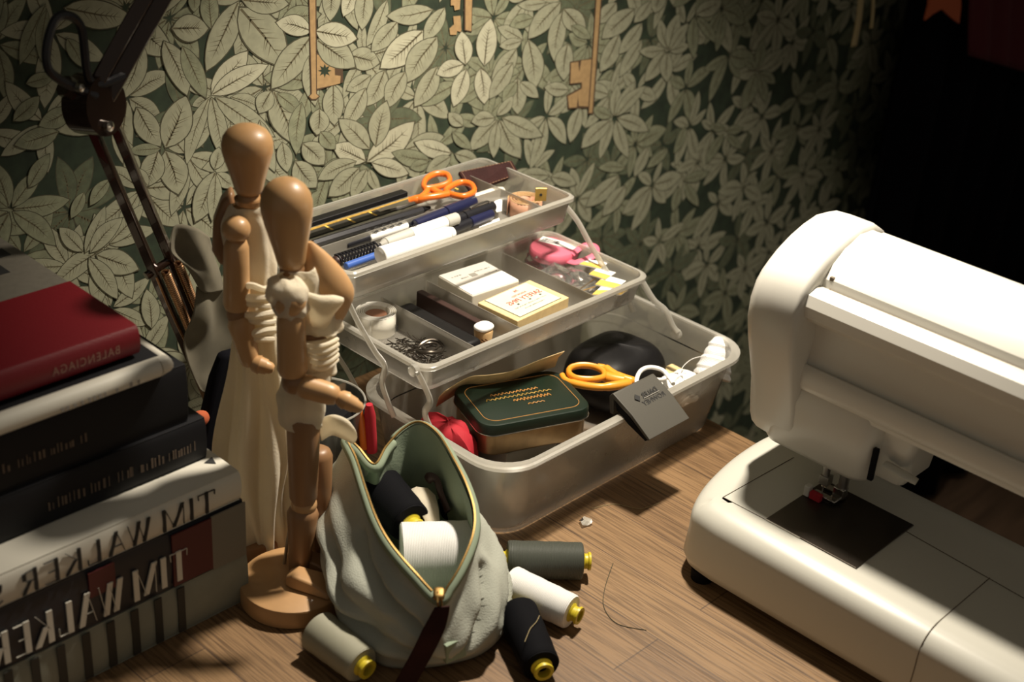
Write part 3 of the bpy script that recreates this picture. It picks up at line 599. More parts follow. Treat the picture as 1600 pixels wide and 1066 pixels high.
# loose bits
g = G(); g.tube(crom([PZ(843, 962, .0290), PZ(838, 972, .0305), PZ(829, 982, .0312), PZ(824, 993, .0312), PZ(820, 1003, .030)], 6), .00028, 5); single('loose_thread', g, 'cord_cream', 'short pale thread end lying across the black spool', 'thread')
def scrap(u, v, r, seed, m, label):
    c = PZ(u, v, .001); rr = random.Random(seed); g = G(); n = 9
    rim = [c + V((math.cos(2 * PI * k / n) * r * rr.uniform(.5, 1.2), math.sin(2 * PI * k / n) * r * rr.uniform(.5, 1.2), rr.uniform(.0002, .004))) for k in range(n)]
    g.loft([rim, [p * .5 + c * .5 + V((0, 0, rr.uniform(.001, .003))) for p in rim]]); single('plastic_scrap', g, m, label, 'scrap', smooth=False)
scrap(915, 817, .0065, 2, 'milky_rim', 'crumpled clear plastic scrap on the table in front of the box')
for k, (pts, lab) in enumerate([([(925, 795), (960, 788), (1000, 795), (1030, 786)], 'pale loose thread on the table near the box front'), ([(958, 880), (945, 920), (944, 950), (965, 975), (1010, 985)], 'dark loose thread curving over the bare table middle')]):
    g = G(); g.tube(crom([PZ(u, v, .0004) for u, v in pts], 8), .0003, 5); single('loose_thread', g, 'cord_cream' if k == 0 else 'leaf_line', lab, 'thread')
# ================================================================== the canvas pouch
N = 8
TOPC = [(685, 934, .070), (648, 897, .080), (611, 853, .088), (588, 812, .093), (571, 765, .097), (556, 718, .101), (541, 686, .106), (560, 702, .104), (585, 728, .098), (604, 700, .104), (630, 673, .111), (656, 662, .115), (684, 680, .113), (710, 722, .110), (729, 760, .106), (741, 800, .100), (739, 838, .094), (722, 882, .085), (702, 916, .076)]
BOTC = [(.572, .560), (.553, .572), (.538, .588), (.538, .610), (.556, .634), (.574, .656), (.590, .676), (.602, .692), (.614, .701), (.626, .704), (.644, .702), (.658, .694), (.668, .676), (.673, .655), (.675, .633), (.673, .608), (.655, .582), (.630, .558), (.600, .551)]
tp = thing('zip_pouch', 'open grey-green canvas zip pouch full of thread spools, in front of the mannequins', 'pouch', (.61, .62, 0))
topr = crom([PZ(*q) for q in TOPC], N, True); botr = crom([V((x, y, .0012)) for x, y in BOTC], N, True); n = len(topr)
cb = sum(botr, V((0, 0, 0))) / n
CREASE = [((3.4, .80), (.4, .52), .0085), ((5.6, .42), (.2, .24), .0080), ((4.9, .62), (1.6, .36), .0045), ((16.4, .72), (18.6, .30), .0085), ((15.0, .50), (17.2, .16), .0055), ((13.5, .75), (14.8, .35), .004)]
def wr(p, v, k):
    s_ = math.sin(v * PI)
    f1 = noise.noise(p * 26 + V((0, 0, 5))) * .0085 + noise.noise(p * 55) * .004
    f2 = -.0055 * max(0, math.cos((v * 2.6 + k * .055) * PI)) ** 6
    f3 = -.0075 * math.exp(-((v - .30 - .22 * math.sin(k / n * 2 * PI * 1.0 + .6)) / .055) ** 2) + .004 * math.exp(-((v - .42 - .22 * math.sin(k / n * 2 * PI + .6)) / .07) ** 2)
    cr = 0.0; q = V((k / 8 * .030, v * .105))
    for (k0, v0), (k1, v1), dp in CREASE:
        a = V((k0 * .030, v0 * .105)); b = V((k1 * .030, v1 * .105)); t = max(0, min(1, (q - a).dot(b - a) / (b - a).length_squared)); dd = q - a.lerp(b, t); ds = dd.length
        fade = math.sin(PI * min(1, max(0.08, t * .92 + .04))) ** .5
        cr += fade * (-dp * math.exp(-(ds / .0045) ** 2) + dp * .55 * math.exp(-((ds - .010) / .006) ** 2))
    return (f1 * .8 + f2 * .5) * s_ + cr * min(1, s_ * 1.6)
rings = []; NV = 30
for iv in range(NV + 1):
    v = iv / NV; ring = []
    for k in range(n):
        b_, t_ = botr[k], topr[k]; e = v
        p = b_.lerp(t_, e); out = V((p.x - .61, p.y - .625, 0)); out.normalize()
        kk = k / 8; lf = max(0, math.sin(PI * min(1, max(0, (kk - 2.2) / 6.3)))); bulge = .012 * math.sin(PI * min(1, v * 1.25)) + .019 * lf * max(0, math.sin(PI * min(1, max(0, (v - .10) / .88)))) ** .8
        p = p + out * (bulge + wr(p, v, k)); p.z = max(.0012, p.z + (.0 if v < .05 else noise.noise(p * 40) * .002 * math.sin(v * PI))); ring.append(p)
    rings.append(ring)
inner = [[p for p in botr]]
g = G(); g.loft([[cb + (p - cb) * .02 for p in botr]] + [[cb + (p - cb) * .6 for p in botr]] + rings, caps=(True, False)); part('canvas_body', g, 'pouch_canvas', tp, smooth=180)
# lining: from the opening down inside
rings = []
for iv in range(15):
    v = iv / 14; ring = []
    for k in range(n):
        t_, b_ = topr[k], botr[k]; c = V((.61, .63, t_.z)); p = t_.lerp(V((b_.x, b_.y, .006)), v * .92); inw = (V((.61, .632, p.z)) - p); inw.z = 0; inw.normalize()
        p = p + inw * (.0022 + .006 * math.sin(PI * v) + noise.noise(p * 45) * .004 * math.sin(PI * v)); ring.append(p)
    rings.append(ring)
c = sum(rings[-1], V()) / n
g = G(); g.loft(rings + [[c + (p - c) * .05 for p in rings[-1]]], caps=(False, True)); part('lining', g, 'pouch_lining', tp, smooth=180)
# zip tape and brass teeth round the opening
def off(k, d, dz=0):
    t_ = topr[k]; a = topr[k - 1]; b = topr[(k + 1) % n]; tg = (b - a); tg.z = 0; tg.normalize(); nr = V((tg.y, -tg.x, 0)); 
    if nr.dot(V((t_.x - .61, t_.y - .63, 0))) < 0 and not (7 * N < k < 9.4 * N): nr = -nr
    return t_ + nr * d + V((0, 0, dz))
g = G(); g.loft([[off(k, .0042, -.004) for k in range(n)], [off(k, .0036, .0004) for k in range(n)], [off(k, .0, .0012) for k in range(n)], [off(k, -.001, .0005) for k in range(n)]], caps=(False, False)); part('zip_tape', g, 'pouch_tape', tp, solid=.0006, smooth=180)
g = G(); tot = 0; last = topr[0]
for k in range(n):
    for j in range(3):
        a = topr[k].lerp(topr[(k + 1) % n], j / 3); d = (topr[(k + 1) % n] - topr[k]).normalized(); x = V((0, 0, 1)).cross(d).normalized(); up = d.cross(x)
        if (topr[k] - topr[0]).length < .006: continue
        g.add([a + d * (.00045 * s1) + x * (.0007 * s2) + up * (.0008 * s3 + .0014) for s3 in (-1, 1) for s2 in (-1, 1) for s1 in (-1, 1)], [(0, 2, 3, 1), (4, 5, 7, 6), (0, 1, 5, 4), (2, 6, 7, 3), (0, 4, 6, 2), (1, 3, 7, 5)])
part('zip_teeth', g, 'gold', tp, smooth=False, label='brass zip teeth')['kind'] = 'stuff'
s0 = PZ(686, 928, .0765); s1 = PZ(692, 952, .063)
g = G(); g.ell(s0, .0042, .0052, .0026, frame((0, 0, 0), (.7, -.7, 0), (.6, .6, .2)).to_3x3(), seg=16, rn=10, p=.6); part('zip_slider', g, 'gold', tp)
g = G(); rp_ = [s0 + V((0, 0, .002)), s0 + V((-.004, -.005, -.001)), PZ(688, 950, .066)]; g.tube([rp_[0] + V((.0016, 0, 0)), rp_[1] + V((.002, 0, 0)), rp_[2] + V((.0015, 0, 0)), rp_[2] - V((.0015, 0, 0)), rp_[1] - V((.002, 0, 0)), rp_[0] - V((.0016, 0, 0))], .0008, 6, closed=True); part('puller_ring', g, 'gold', tp)
SP = crom([PZ(691, 948, .070), PZ(684, 968, .061), PZ(672, 996, .048), PZ(658, 1024, .033), PZ(640, 1056, .017), PZ(628, 1080, .006)], 5)
sd_ = V((.72, -.66, .15)).normalized(); g = G(); rr_ = []
for i, p in enumerate(SP):
    w_ = .0052 + .003 * min(1, i / 8); d = (SP[min(i + 1, len(SP) - 1)] - SP[max(i - 1, 0)]).normalized(); up = d.cross(sd_).normalized()
    rr_.append([p + sd_ * w_ + up * .0009, p - sd_ * w_ + up * .0009, p - sd_ * w_ - up * .0009, p + sd_ * w_ - up * .0009])
g.loft(rr_); part('leather_pull', g, 'leather', tp, smooth=25, label='dark leather zip pull', bevel=.0004)
g = G(); a, b, c_, d_ = [PZ(u, v, z) for u, v, z in ((690, 1004, .036), (717, 990, .036), (722, 1018, .020), (690, 1031, .018))]
nn = (b - a).cross(d_ - a).normalized(); nn = nn if nn.dot(CAMP - a) > 0 else -nn
a, b, c_, d_ = [p + nn * .0055 for p in (a, b, c_, d_)]
g.poly([a, b, c_, d_], -.004, nn); part('side_tab', g, 'pouch_lining', tp, smooth=False, bevel=.0005)
# spools in the pouch
GP = 'thread spools inside the pouch'
spool('white thread spool lying across the mouth of the canvas pouch', PZ(626, 872, .050), PZ(742, 866, .052), .0265, .0255, 'thread_white', group=GP, core=.006, ext=(.003, .003), cm='thread_white')
spool('black thread spool in the pouch, yellow core towards the front', PZ(592, 764, .066), PZ(642, 818, .064), .0195, .0165, 'thread_black', group=GP, core=.0085, ext=(.004, .008))
g = G(); g.loft([[PZ(u, v, .070) + V((0, 0, dz)) for u, v in row] for row, dz in (([(634, 776), (650, 768), (668, 770), (680, 781)], .004), ([(650, 790), (660, 786), (672, 788), (685, 796)], .001), ([(664, 806), (670, 804), (678, 806), (688, 812)], -.004), ([(668, 826), (673, 825), (682, 827), (690, 830)], -.012))], closed=False); single('bias_tape', g, 'calico', 'folded beige cloth tape sticking out between spools in the pouch', 'tape', solid=.001, smooth=180)
g = G(); g.tube(crom([PZ(668, 750, .078), PZ(672, 746, .082), PZ(682, 750, .082), PZ(690, 775, .074), PZ(700, 800, .066)], 8), .0042, 8, flat=.4, up=(1, 0, 0)); single('black_ribbon', g, 'dark_brown', 'dark folded ribbon at the back inside the pouch', 'ribbon')
spool('dark thread spool standing at the back right inside the pouch', PZ(700, 742, .060), PZ(712, 800, .052), .0120, .0120, 'thread_black', group=GP, core=.005, ext=(.002, .002), cm='black_plastic')
# ================================================================== clear plastic sewing box with two cantilever trays
tb = thing('sewing_box', 'open clear plastic cantilever sewing box with two raised trays, in the middle of the table', 'sewing box', (.86, .715, 0))
def tray(x0, x1, y0, y1, z0, z1, r, th, draft, name, lip, m='milky', rim='milky_rim'):
    O = lambda ins, z, rr=r: rrect(x0 + ins, x1 - ins, y0 + ins, y1 - ins, max(.002, rr - ins * .3), z, 8)
    H = z1 - z0; rings = []
    rings.append([p for p in O(draft + .006, z0)]); rings.append(O(draft + .0015, z0 + .0012)); rings.append(O(draft, z0 + .004))
    rings.append(O(0, z1)); rings.append(O(th, z1)); rings.append(O(draft + th, z0 + .005)); rings.append(O(draft + th + .003, z0 + th + .001))
    # close the bottom with inner floor
    g = G(); c = V(((x0 + x1) / 2, (y0 + y1) / 2, 0))
    g.loft(rings, caps=(True, True)); o = part(name, g, m, tb, smooth=40)
    g = G(); g.loft([O(th, z1 - .001), O(th, z1 + .0016), O(-lip * .4, z1 + .0016), O(-lip, z1 + .0004), O(-lip, z1 - .0028), O(-lip + .0012, z1 - .0032), O(-.0002, z1 - .0016)] , caps=(False, False)); part('rim', g, rim, o, smooth=30); return o
bs = tray(.694, 1.021, .6275, .806, .0, .079, .036, .0016, .012, 'box_base', .0052)
g = G(); g.loft([rrect(.7035, 1.012, .637, .797, .032, z, 8) for z in (.0585, .0600)], caps=(False, False)); part('step_line', g, 'milky_rim', bs, smooth=30)
md = tray(.695, .979, .7225, .853, .1055, .1325, .014, .0013, .004, 'middle_tray', .0030)
up = tray(.682, .957, .8035, .926, .1635, .1905, .008, .0013, .003, 'upper_tray', .0026)
def divider(x0, x1, y0, y1, z0, z1, par): part('divider', G().box(x0, x1, y0, y1, z0, z1), 'milky', par, smooth=False, bevel=.0004)
for x in (.7575, .8125, .9115): divider(x - .0006, x + .0006, .728, .848, .1072, .1295, md)
divider(.687, .922, .8655, .8667, .1652, .187, up); divider(.9215, .9227, .808, .922, .1652, .187, up)
def arm(pts, r=.0034, w=1.0):
    g = G(); g.tube(crom(pts, 6), r, 10, flat=.55, up=(1, 0, 0)); part('hinge_arm', g, 'milky_rim', tb)
xl = .6895
arm([PX(*q, xl - .010) for q in ((527, 432), (556, 497), (585, 548), (601, 572), (597, 598), (606, 628), (616, 652))])
arm([PX(*q, xl - .001) for q in ((650, 577), (664, 605), (672, 628), (664, 645), (672, 668), (688, 700))])
arm([PX(*q, .966) for q in ((884, 322), (902, 345), (918, 374), (934, 402), (950, 428))], .0032)
arm([PX(*q, .988) for q in ((1004, 441), (1022, 470), (1040, 486), (1050, 508), (1059, 521))], .0036)
arm([PX(*q, .984) for q in ((972, 455), (984, 474), (990, 488))], .0036)
arm([V((.684, .915, .170)), V((.684, .88, .14)), V((.688, .85, .122))], .003)
arm([V((xl, .842, .112)), V((xl, .815, .095)), V((xl - .001, .79, .074))], .003)
for p_, n_ in ((PX(527, 432, xl - .0135), (-1, 0, 0)), (PX(650, 577, xl - .0045), (-1, 0, 0)), (PX(1059, 521, .992), (-1, 0, 0))):
    g = G(); g.lathe([(0, .0052), (.0045, .0052), (.0052, .004)], p_, p_ + V(n_), 16); part('hinge_pin', g, 'milky_rim', tb)
# grey latch standing open over the front rim
lx0, lx1 = .8345, .8890
P0 = V((0, .6385, .0965)); P1 = V((0, .5940, .0712)); dn = (P1 - P0).normalized(); ou = V((0, -dn.z, dn.y)); ou = ou if ou.z > 0 else -ou
pro = [P0, P0 + ou * .0012 + dn * .001, P0.lerp(P1, .5) + ou * .0030, P1 + ou * .0012, P1 - ou * .0012, P1 - ou * .0015 - dn * .002, P0.lerp(P1, .5) - ou * .0006, P0 - ou * .0030 + dn * .004, V((0, .6345, .0775)), V((0, .6385, .0775)), V((0, .6410, .0930))]
g = G(); g.loft([[V((x, p.y, p.z)) for p in pro] for x in (lx0, lx1)]); lt = part('latch', g, 'clip_grey', tb, smooth=30, label='grey plastic front latch', bevel=.0005)
for x in (lx0, lx1 - .002):
    pr2 = [P0 - ou * .002 + dn * .006, P1 - ou * .001 - dn * .001, P1 - ou * .0040 - dn * .002, P0.lerp(P1, .55) - ou * .0075, P0.lerp(P1, .25) - ou * .0080]
    g = G(); g.loft([[V((xx_, p.y, p.z)) for p in pr2] for xx_ in (x, x + .002)]); part('latch_rib', g, 'black_matte', lt, smooth=False)
up_ = -dn; nx = V((1, 0, 0)); nn = nx.cross(up_); nn = nn if nn.z > 0 else -nn
o_ = V((lx1 - .0105, 0, 0)) + P0 + dn * .0165 + ou * .0026
for s_, dz, sz in (('DALER', 0, .0066), ('ROWNEY', -.0072, .0066)):
    text(s_, sz, o_ + up_ * dz + V((.004 if s_ == 'ROWNEY' else 0, 0, 0)), nx, up_, 'ink', lt, name='lettering', off=.0005, ex=1.02, bold=.012)
q = o_ + up_ * .0022 + V((-.0262, 0, 0)) + ou * .0005; g = G(); g.poly([q + nx * .0034, q + up_ * .0038, q - nx * .0034, q - up_ * .0038], .0003, ou); part('diamond_mark', g, 'ink', lt, smooth=False)
q = o_ + up_ * -.0010 + ou * .0004; g = G(); g.poly([q, q + up_ * .0004, q - nx * .020 + up_ * .0004, q - nx * .020], .0003, ou); part('rule_line', g, 'ink_grey', lt, smooth=False)
g = G(); g.box(1.001, 1.0095, .645, .69, .035, .0355); g = None

# ================================================================== things in the upper tray
UZ = .1652
def rod(name, label, cat, q0, q1, r, m, z, grp=None, seg=14, prof=None, z1=None):
    a, b = PZ(*q0, z), PZ(*q1, z1 if z1 else z); L = (b - a).length; g = G(); g.lathe(prof(L) if prof else [(0, r * .4), (.002, r), (L - .002, r), (L, r * .6)], a, b, seg)
    return g, a, b
def penlike(name, label, cat, q0, q1, r, z, segs, grp='pens and pencils in the upper tray', z1=None, hexa=False):
    # segs: list of (part name, t0, t1, r0, r1, material) along the axis in 0..1
    a, b = PZ(*q0, z), PZ(*q1, z1 if z1 else z); L = (b - a).length; t = thing(name, label, cat, a, group=grp); d = (b - a) / L
    for nm, t0, t1, r0, r1, m in segs:
        g = G(); l_ = (t1 - t0) * L; e = min(.0006, l_ * .2); g.lathe([(t0 * L, r0 * .85), (t0 * L + e, r0), (t1 * L - e, r1), (t1 * L, r1 * .85)], a, b, 6 if hexa else 18); part(nm, g, m, t, smooth=not hexa)
    return t, a, b, d, L
# back compartment
a, b = PZ(482, 345, .1985), PZ(612, 304, .1985)
g = G(); g.box(-.075, .075, -.0045, .0045, 0, .005, M=frame((a + b) / 2 + V((-.01, 0, -.005)), b - a, (0, 1, 0))); single('flat_pencil_case', g, 'black_satin', 'long flat black case along the back of the upper tray', 'case', smooth=False, bevel=.001)
t, a, b, d, L = penlike('pencil', 'orange-tipped pencil end beside the black case at the back of the upper tray', 'pencil', (596, 312), (634, 300), .0028, .194, [('barrel', 0, .86, .0026, .0026, 'ochre_rule'), ('tip', .86, 1, .0026, .0008, 'tape_brown')])
t = thing('ruler', 'ochre ruler with yellow marks under the orange scissors', 'ruler', PZ(480, 368, .1755), group=None)
a, b = PZ(470, 372, .1765), PZ(664, 310, .1765); Mr = frame((a + b) / 2, b - a, (0, 1, 0)); Lr = (b - a).length / 2
g = G(); g.box(-Lr, Lr, -.0065, .0075, 0, .0016, M=Mr); part('blade', g, 'bar_dark', t, smooth=False)
g = G(); g.box(-Lr, Lr, .0045, .0075, .0016, .0022, M=Mr); part('ochre_edge', g, 'ochre_rule', t, smooth=False)
for k in range(7):
    x = -Lr + .03 + k * .026; g = G(); g.box(x, x + .0022, -.0062, .0046, .0016, .0020, M=Mr @ Matrix.Rotation(0, 4, 'Z')); part('scale_mark', g, 'yellow_packet', t, smooth=False)
for k, (q0, q1) in enumerate((((488, 381), (672, 324)), ((548, 378), (655, 338)))):
    penlike('pencil', 'black pencil lying in front of the ruler, ' + ('longer and further back of two' if k == 0 else 'shorter and nearer of two'), 'pencil', q0, q1, .0034, .1735, [('barrel', 0, .93, .0034, .0034, 'black_plastic'), ('tip', .93, 1, .0032, .0016, 'black_matte')], hexa=True)
# orange scissors
def scissors(name, label, mm, loops, neck, arms, blades, z, r, lab=None):
    t = thing(name, label, 'scissors', PZ(*neck, z))
    for pts, dz in loops:
        g = G(); g.tube(crom([PZ(u, v, z + dz + (w_ if True else 0)) for u, v, w_ in pts], 8, True), r, 10, closed=True, flat=1.25, up=(0, 0, 1)); part('handle_loop', g, mm, t)
    for pts, rr in arms:
        g = G(); g.tube(crom([PZ(u, v, z + w_) for u, v, w_ in pts], 5), rr, 10); part('handle_arm', g, mm, t)
    for p, q, wd in blades:
        a, b = PZ(*p), PZ(*q); M = frame(a, b - a, (0, 0, 1)); L = (b - a).length; g = G(); g.add([M @ V(v_) for v_ in ((0, -.001, -wd), (0, -.001, wd), (L * .8, -.0005, wd * .7), (L, -.0003, 0), (L * .8, -.0005, -wd * .6), (0, .001, -wd), (0, .001, wd), (L * .8, .0005, wd * .7), (L, .0003, 0), (L * .8, .0005, -wd * .6))], [(0, 1, 2, 3, 4), (9, 8, 7, 6, 5), (0, 5, 6, 1), (1, 6, 7, 2), (2, 7, 8, 3), (3, 8, 9, 4), (4, 9, 5, 0)]); part('blade', g, 'steel', t, smooth=False)
    return t
so = scissors('scissors', 'orange-handled scissors lying at the back of the upper tray', 'orange',
    [([(664, 294, 0), (665, 281, .002), (680, 272, .004), (698, 273, .004), (702, 284, .002), (688, 291, 0)], .002), ([(697, 300, 0), (705, 291, .002), (722, 285, .003), (737, 289, .003), (740, 300, .001), (722, 307, 0)], .0)],
    (662, 308), [([(668, 296, .001), (664, 303, 0), (654, 310, -.002), (640, 314, -.005)], [.003] * 11 + [.0036] * 4 + [.004]), ([(700, 303, 0), (685, 306, 0), (664, 309, -.001), (645, 313, -.005)], [.0035] * 11 + [.0042] * 4 + [.004]), ([(676, 296, .001), (682, 300, 0), (690, 303, 0)], .0035)],
    [((650, 312, .182), (520, 352, .172), .004), ((650, 313, .181), (545, 352, .172), .004)], .186, .0026)
# leather case and papers at the right
a, b, c_, d_ = PZ(716, 268, .190), PZ(800, 250, .198), PZ(812, 272, .186), PZ(735, 300, .175)
nn = (b - a).cross(d_ - a).normalized(); nn = nn if nn.z > 0 else -nn
t = thing('leather_case', 'dark brown stitched leather case tilted at the back of the upper tray', 'leather case', d_)
g = G(); g.poly([a, b, c_, d_], -.006, nn); part('body', g, 'leather', t, smooth=False, bevel=.0015)
ce = (a + b + c_ + d_) / 4
for p, q in ((a, b), (b, c_), (c_, d_), (d_, a)):
    p2, q2 = ce + (p - ce) * .9 + nn * .0002, ce + (q - ce) * .9 + nn * .0002; g = G(); nst = 16
    for k in range(nst):
        g.tube([p2.lerp(q2, (k + .15) / nst), p2.lerp(q2, (k + .8) / nst)], .00028, 4)
    part('stitching', g, 'leather_stitch', t, smooth=False)
# rolled tape measure standing on its edge in the right compartment
def spiral(c, r0, r1, turns, h, th, m, g=None, x=V((1, 0, 0)), y=V((0, 1, 0)), a0=0, sq=1.0):
    g = g or G(); n = int(turns * 30); A, B = [], []
    for i in range(n + 1):
        a = a0 + 2 * PI * turns * i / n; r = r0 + (r1 - r0) * i / n; p = V(c) + x * math.cos(a) * r + y * math.sin(a) * r * sq; A.append(p); B.append(p + V((0, 0, h)))
    g.loft([A, B], closed=False); return g
c0 = PZ(822, 306, .186); c0.z = .1665
t = thing('tape_measure', 'coiled pinkish brown tape measure with brass end, right side of the upper tray', 'tape measure', c0)
part('tape', spiral(c0, .0080, .0175, 3.4, .0165, 0, None, sq=.95), 'tape_brown', t, solid=.0006, smooth=180)
part('tape_edge_line', G().tube([c0 + V((math.cos(2 * PI * 3.4 * i / 100) * (.0080 + .0095 * i / 100), math.sin(2 * PI * 3.4 * i / 100) * (.0080 + .0095 * i / 100) * .95, .0167)) for i in range(101)], .0005, 5), 'pencil_wood', t)
p = PZ(845, 304, .194); g = G(); M = frame(p, (.8, -.6, 0), (0, 0, 1)); g.box(-.0055, .0055, -.0065, .0065, -.0006, .0006, M=M); part('brass_end', g, 'brass', t, smooth=False, bevel=.0004, label='brass end tab')
g = G(); g.lathe([(-.0008, .0014), (.0010, .0014)], p, p + M.to_3x3() @ V((0, 0, 1)), 10); part('rivet', g, 'ink', t)
g = G(); a = PZ(830, 326, .170); g.lathe([(0, .010), (.006, .010), (.007, .009)], a, a + V((0, 0, 1)), 24); single('round_tin', g, 'chrome', 'small round metal tin under the coiled tape measure', 'tin')
def sheet(name, label, cat, qs, z, m, th=.0004, dz=None, grp=None):
    g = G(); pts = [PZ(u, v, z + (dz[i] if dz else 0)) for i, (u, v) in enumerate(qs)]; g.poly(pts, th, (0, 0, 1)); return single(name, g, m, label, cat, grp, smooth=False)
sheet('paper_slip', 'white paper slip between the pens and the tape coil', 'paper', [(770, 318), (785, 305), (784, 330), (776, 332)], .176, 'paper_white')
penlike('marker', 'off-white marker behind the dark pens, pointing at the tape coil', 'marker', (740, 313), (786, 298), .0058, .178, [('barrel', 0, .8, .0058, .0058, 'book_bone'), ('cap', .8, 1, .0055, .0040, 'book_bone')])
# front row
t, a, b, d, L = penlike('patterned_pen', 'black and white patterned pen with black grip in the front row', 'pen', (533, 385), (662, 343), .0042, .180, [('nib', 0, .05, .0012, .0020, 'chrome'), ('grip', .05, .32, .0036, .0043, 'black_plastic'), ('barrel', .32, .78, .0043, .0043, 'paper_white'), ('end', .78, 1, .0042, .0036, 'black_plastic')])
xx = d.cross(V((0, 0, 1))).normalized(); g = G()
for k in range(9):
    tt = .34 + k * .048; cpt = a + d * (tt * L) + V((0, 0, .00415)); M = frame(cpt, d, xx); g.tube([M @ V((.0028 * math.cos(q_) , .0022 * math.sin(q_) + (.0012 if k % 2 else -.0012), -abs(.0022 * math.sin(q_) + (.0012 if k % 2 else -.0012)) ** 2 * 110)) for q_ in [2 * PI * j / 10 for j in range(10)]], .00055, 5, closed=True)
part('swirl_pattern', g, 'ink', t, smooth=False)['kind'] = 'stuff'
penlike('pen', 'dark navy capped pen furthest back in the front row', 'pen', (648, 351), (741, 314), .0056, .182, [('barrel', 0, .5, .0046, .0050, 'navy_plastic'), ('cap', .5, 1, .0058, .0052, 'navy_plastic')])
t, a, b, d, L = penlike('pen', 'black pen with pale clip next to the tape coil end', 'pen', (665, 362), (771, 322), .0054, .181, [('barrel', 0, .55, .0046, .0050, 'black_plastic'), ('cap', .55, 1, .0056, .0046, 'black_plastic')])
g = G(); xx = d.cross(V((0, 0, 1))).normalized(); k0 = a + d * L * .66 + V((0, 0, .0060)) - xx * .0; g.tube(crom([k0 - V((0, 0, .001)), k0 + V((0, 0, .0015)), a + d * L * .9 + V((0, 0, .0072)), a + d * L * .93 + V((0, 0, .0040))], 4), .0010, 6); part('clip', g, 'steel', t)
penlike('pen', 'dark pen lying lowest between the white marker and the clip pen', 'pen', (690, 365), (768, 334), .0050, .177, [('barrel', 0, .55, .0046, .0046, 'black_plastic'), ('cap', .55, 1, .0052, .0046, 'navy_plastic')])
t, a, b, d, L = penlike('marker', 'white marker pen with light grey cap and tip in the front row', 'marker', (594, 383), (714, 341), .0055, .186, [('tip_cone', 0, .06, .0022, .0046, 'grey_cap'), ('lower_sleeve', .06, .38, .0050, .0056, 'grey_cap'), ('barrel', .38, .84, .0057, .0057, 'paper_white'), ('end_cap', .84, 1, .0058, .0055, 'grey_cap')])
text('05', .006, a + d * L * .47 + V((0, 0, .0058)), d, (0, 1, 0), 'ink', t, mirror=True)
t, a, b, d, L = penlike('marker', 'thick white rounded marker resting on the front rim of the upper tray', 'marker', (592, 401), (708, 363), .0078, .187, [('body', .02, .92, .0080, .0070, 'paper_white'), ('rounded_end', 0, .02, .0055, .0080, 'paper_white'), ('collar', .92, 1.0, .0066, .0050, 'paper_white')])
penlike('pen', 'bright blue pen under the thick white marker', 'pen', (540, 416), (610, 391), .0030, .176, [('barrel', 0, .95, .0032, .0032, 'blue_pen'), ('tip', .95, 1, .0030, .0015, 'blue_pen')])
a, b = PZ(527, 407, .176), PZ(590, 386, .178)
t = thing('wire_coil', 'dark spiral wire coil at the front left corner of the upper tray', 'wire coil', a)
part('coil', coil(a, b, .0052, 13, .0010), 'black_plastic', t); g = G(); g.ell(a, .0055, .0050, .0045); part('end_bead', g, 'dark_brown', t)
penlike('wooden_stick', 'yellow pointed wooden stick seen through the front wall of the upper tray', 'stick', (560, 438), (700, 392), .0030, .170, [('tip', 0, .12, .0006, .0030, 'pencil_wood'), ('shaft', .12, 1, .0030, .0030, 'pencil_wood')], grp=None)
sheet('paper_slip', 'white slip showing through the front wall of the upper tray near its middle', 'paper', [(748, 353), (780, 341), (782, 350), (750, 362)], .170, 'paper_white')

# ================================================================== things in the middle tray
MZ = .1072
def tilted_box(name, label, cat, corners, z, h, top, side, parts_, bev=.0008, grp=None):
    # corners a (left-back), b (right-back), c (right-front), d (left-front) of the top face, picked at height z
    a, b, c, d = [PZ(u, v, z) for u, v in corners]; ctr = (a + b + c + d) / 4; x = ((b - a) + (c - d)).normalized(); M = frame((ctr.x, ctr.y, z - h), x, (a - d) + (b - c)); Lx = ((b - a).length + (c - d).length) / 4; Ly = ((a - d).length + (b - c).length) / 4
    t = thing(name, label, cat, M=M, group=grp); g = G(); g.box(-Lx, Lx, -Ly, Ly, 0, h); part('carton', g, side, t, smooth=False, bevel=bev, local=True)
    return t, M, Lx, Ly
X3 = V((1, 0, 0)); Y3 = V((0, 1, 0))
t, M, Lx, Ly = tilted_box('card_box', 'small white cardboard box with faint print in the middle tray', 'box', [(680, 430), (758, 410), (811, 436), (742, 463)], .1315, .0225, None, 'book_bone', None, bev=.0015)
g = G(); g.box(-Lx + .0008, Lx - .0008, -Ly + .0008, Ly - .0008, .0224, .0230); part('lid', g, 'paper_white', t, smooth=False, local=True, bevel=.0003)
R3 = M.to_3x3()
def loc(x, y, z): return M @ V((x, y, z))
for x0_, x1_, y, h_ in ((-Lx * .75, -Lx * .35, Ly * .5, .0022), (-Lx * .55, -Lx * .25, Ly * .22, .0028), (Lx * .15, Lx * .8, Ly * .42, .0018), (Lx * .30, Lx * .85, Ly * .05, .0016)):
    scribble(x0_, x1_, h_, loc(0, y, .0231), R3 @ X3, R3 @ Y3, 'ink_grey', t, int(abs(x0_) * 9999), .0011)
g = G(); g.box(-.004, .003, .004, .010, .0230, .0233); part('printed_patch', g, 'grey_cap', t, smooth=False, local=True)
g = G(); g.box(Lx * -.1, Lx * .85, -Ly - .0002, -Ly + .0004, .0125, .0142); part('red_stripe', g, 'ink_red', t, smooth=False, local=True)
g = G(); g.box(-Lx - .0002, -Lx + .0004, -Ly * .1, Ly * .15, .010, .0135); part('side_print', g, 'ink', t, smooth=False, local=True)
t, M, Lx, Ly = tilted_box('pin_box', 'flat cream box with green label and red lettering in the middle tray', 'box', [(748, 472), (829, 437), (888, 465), (807, 503)], .1290, .0130, None, 'paper_cream', None)
R3 = M.to_3x3()
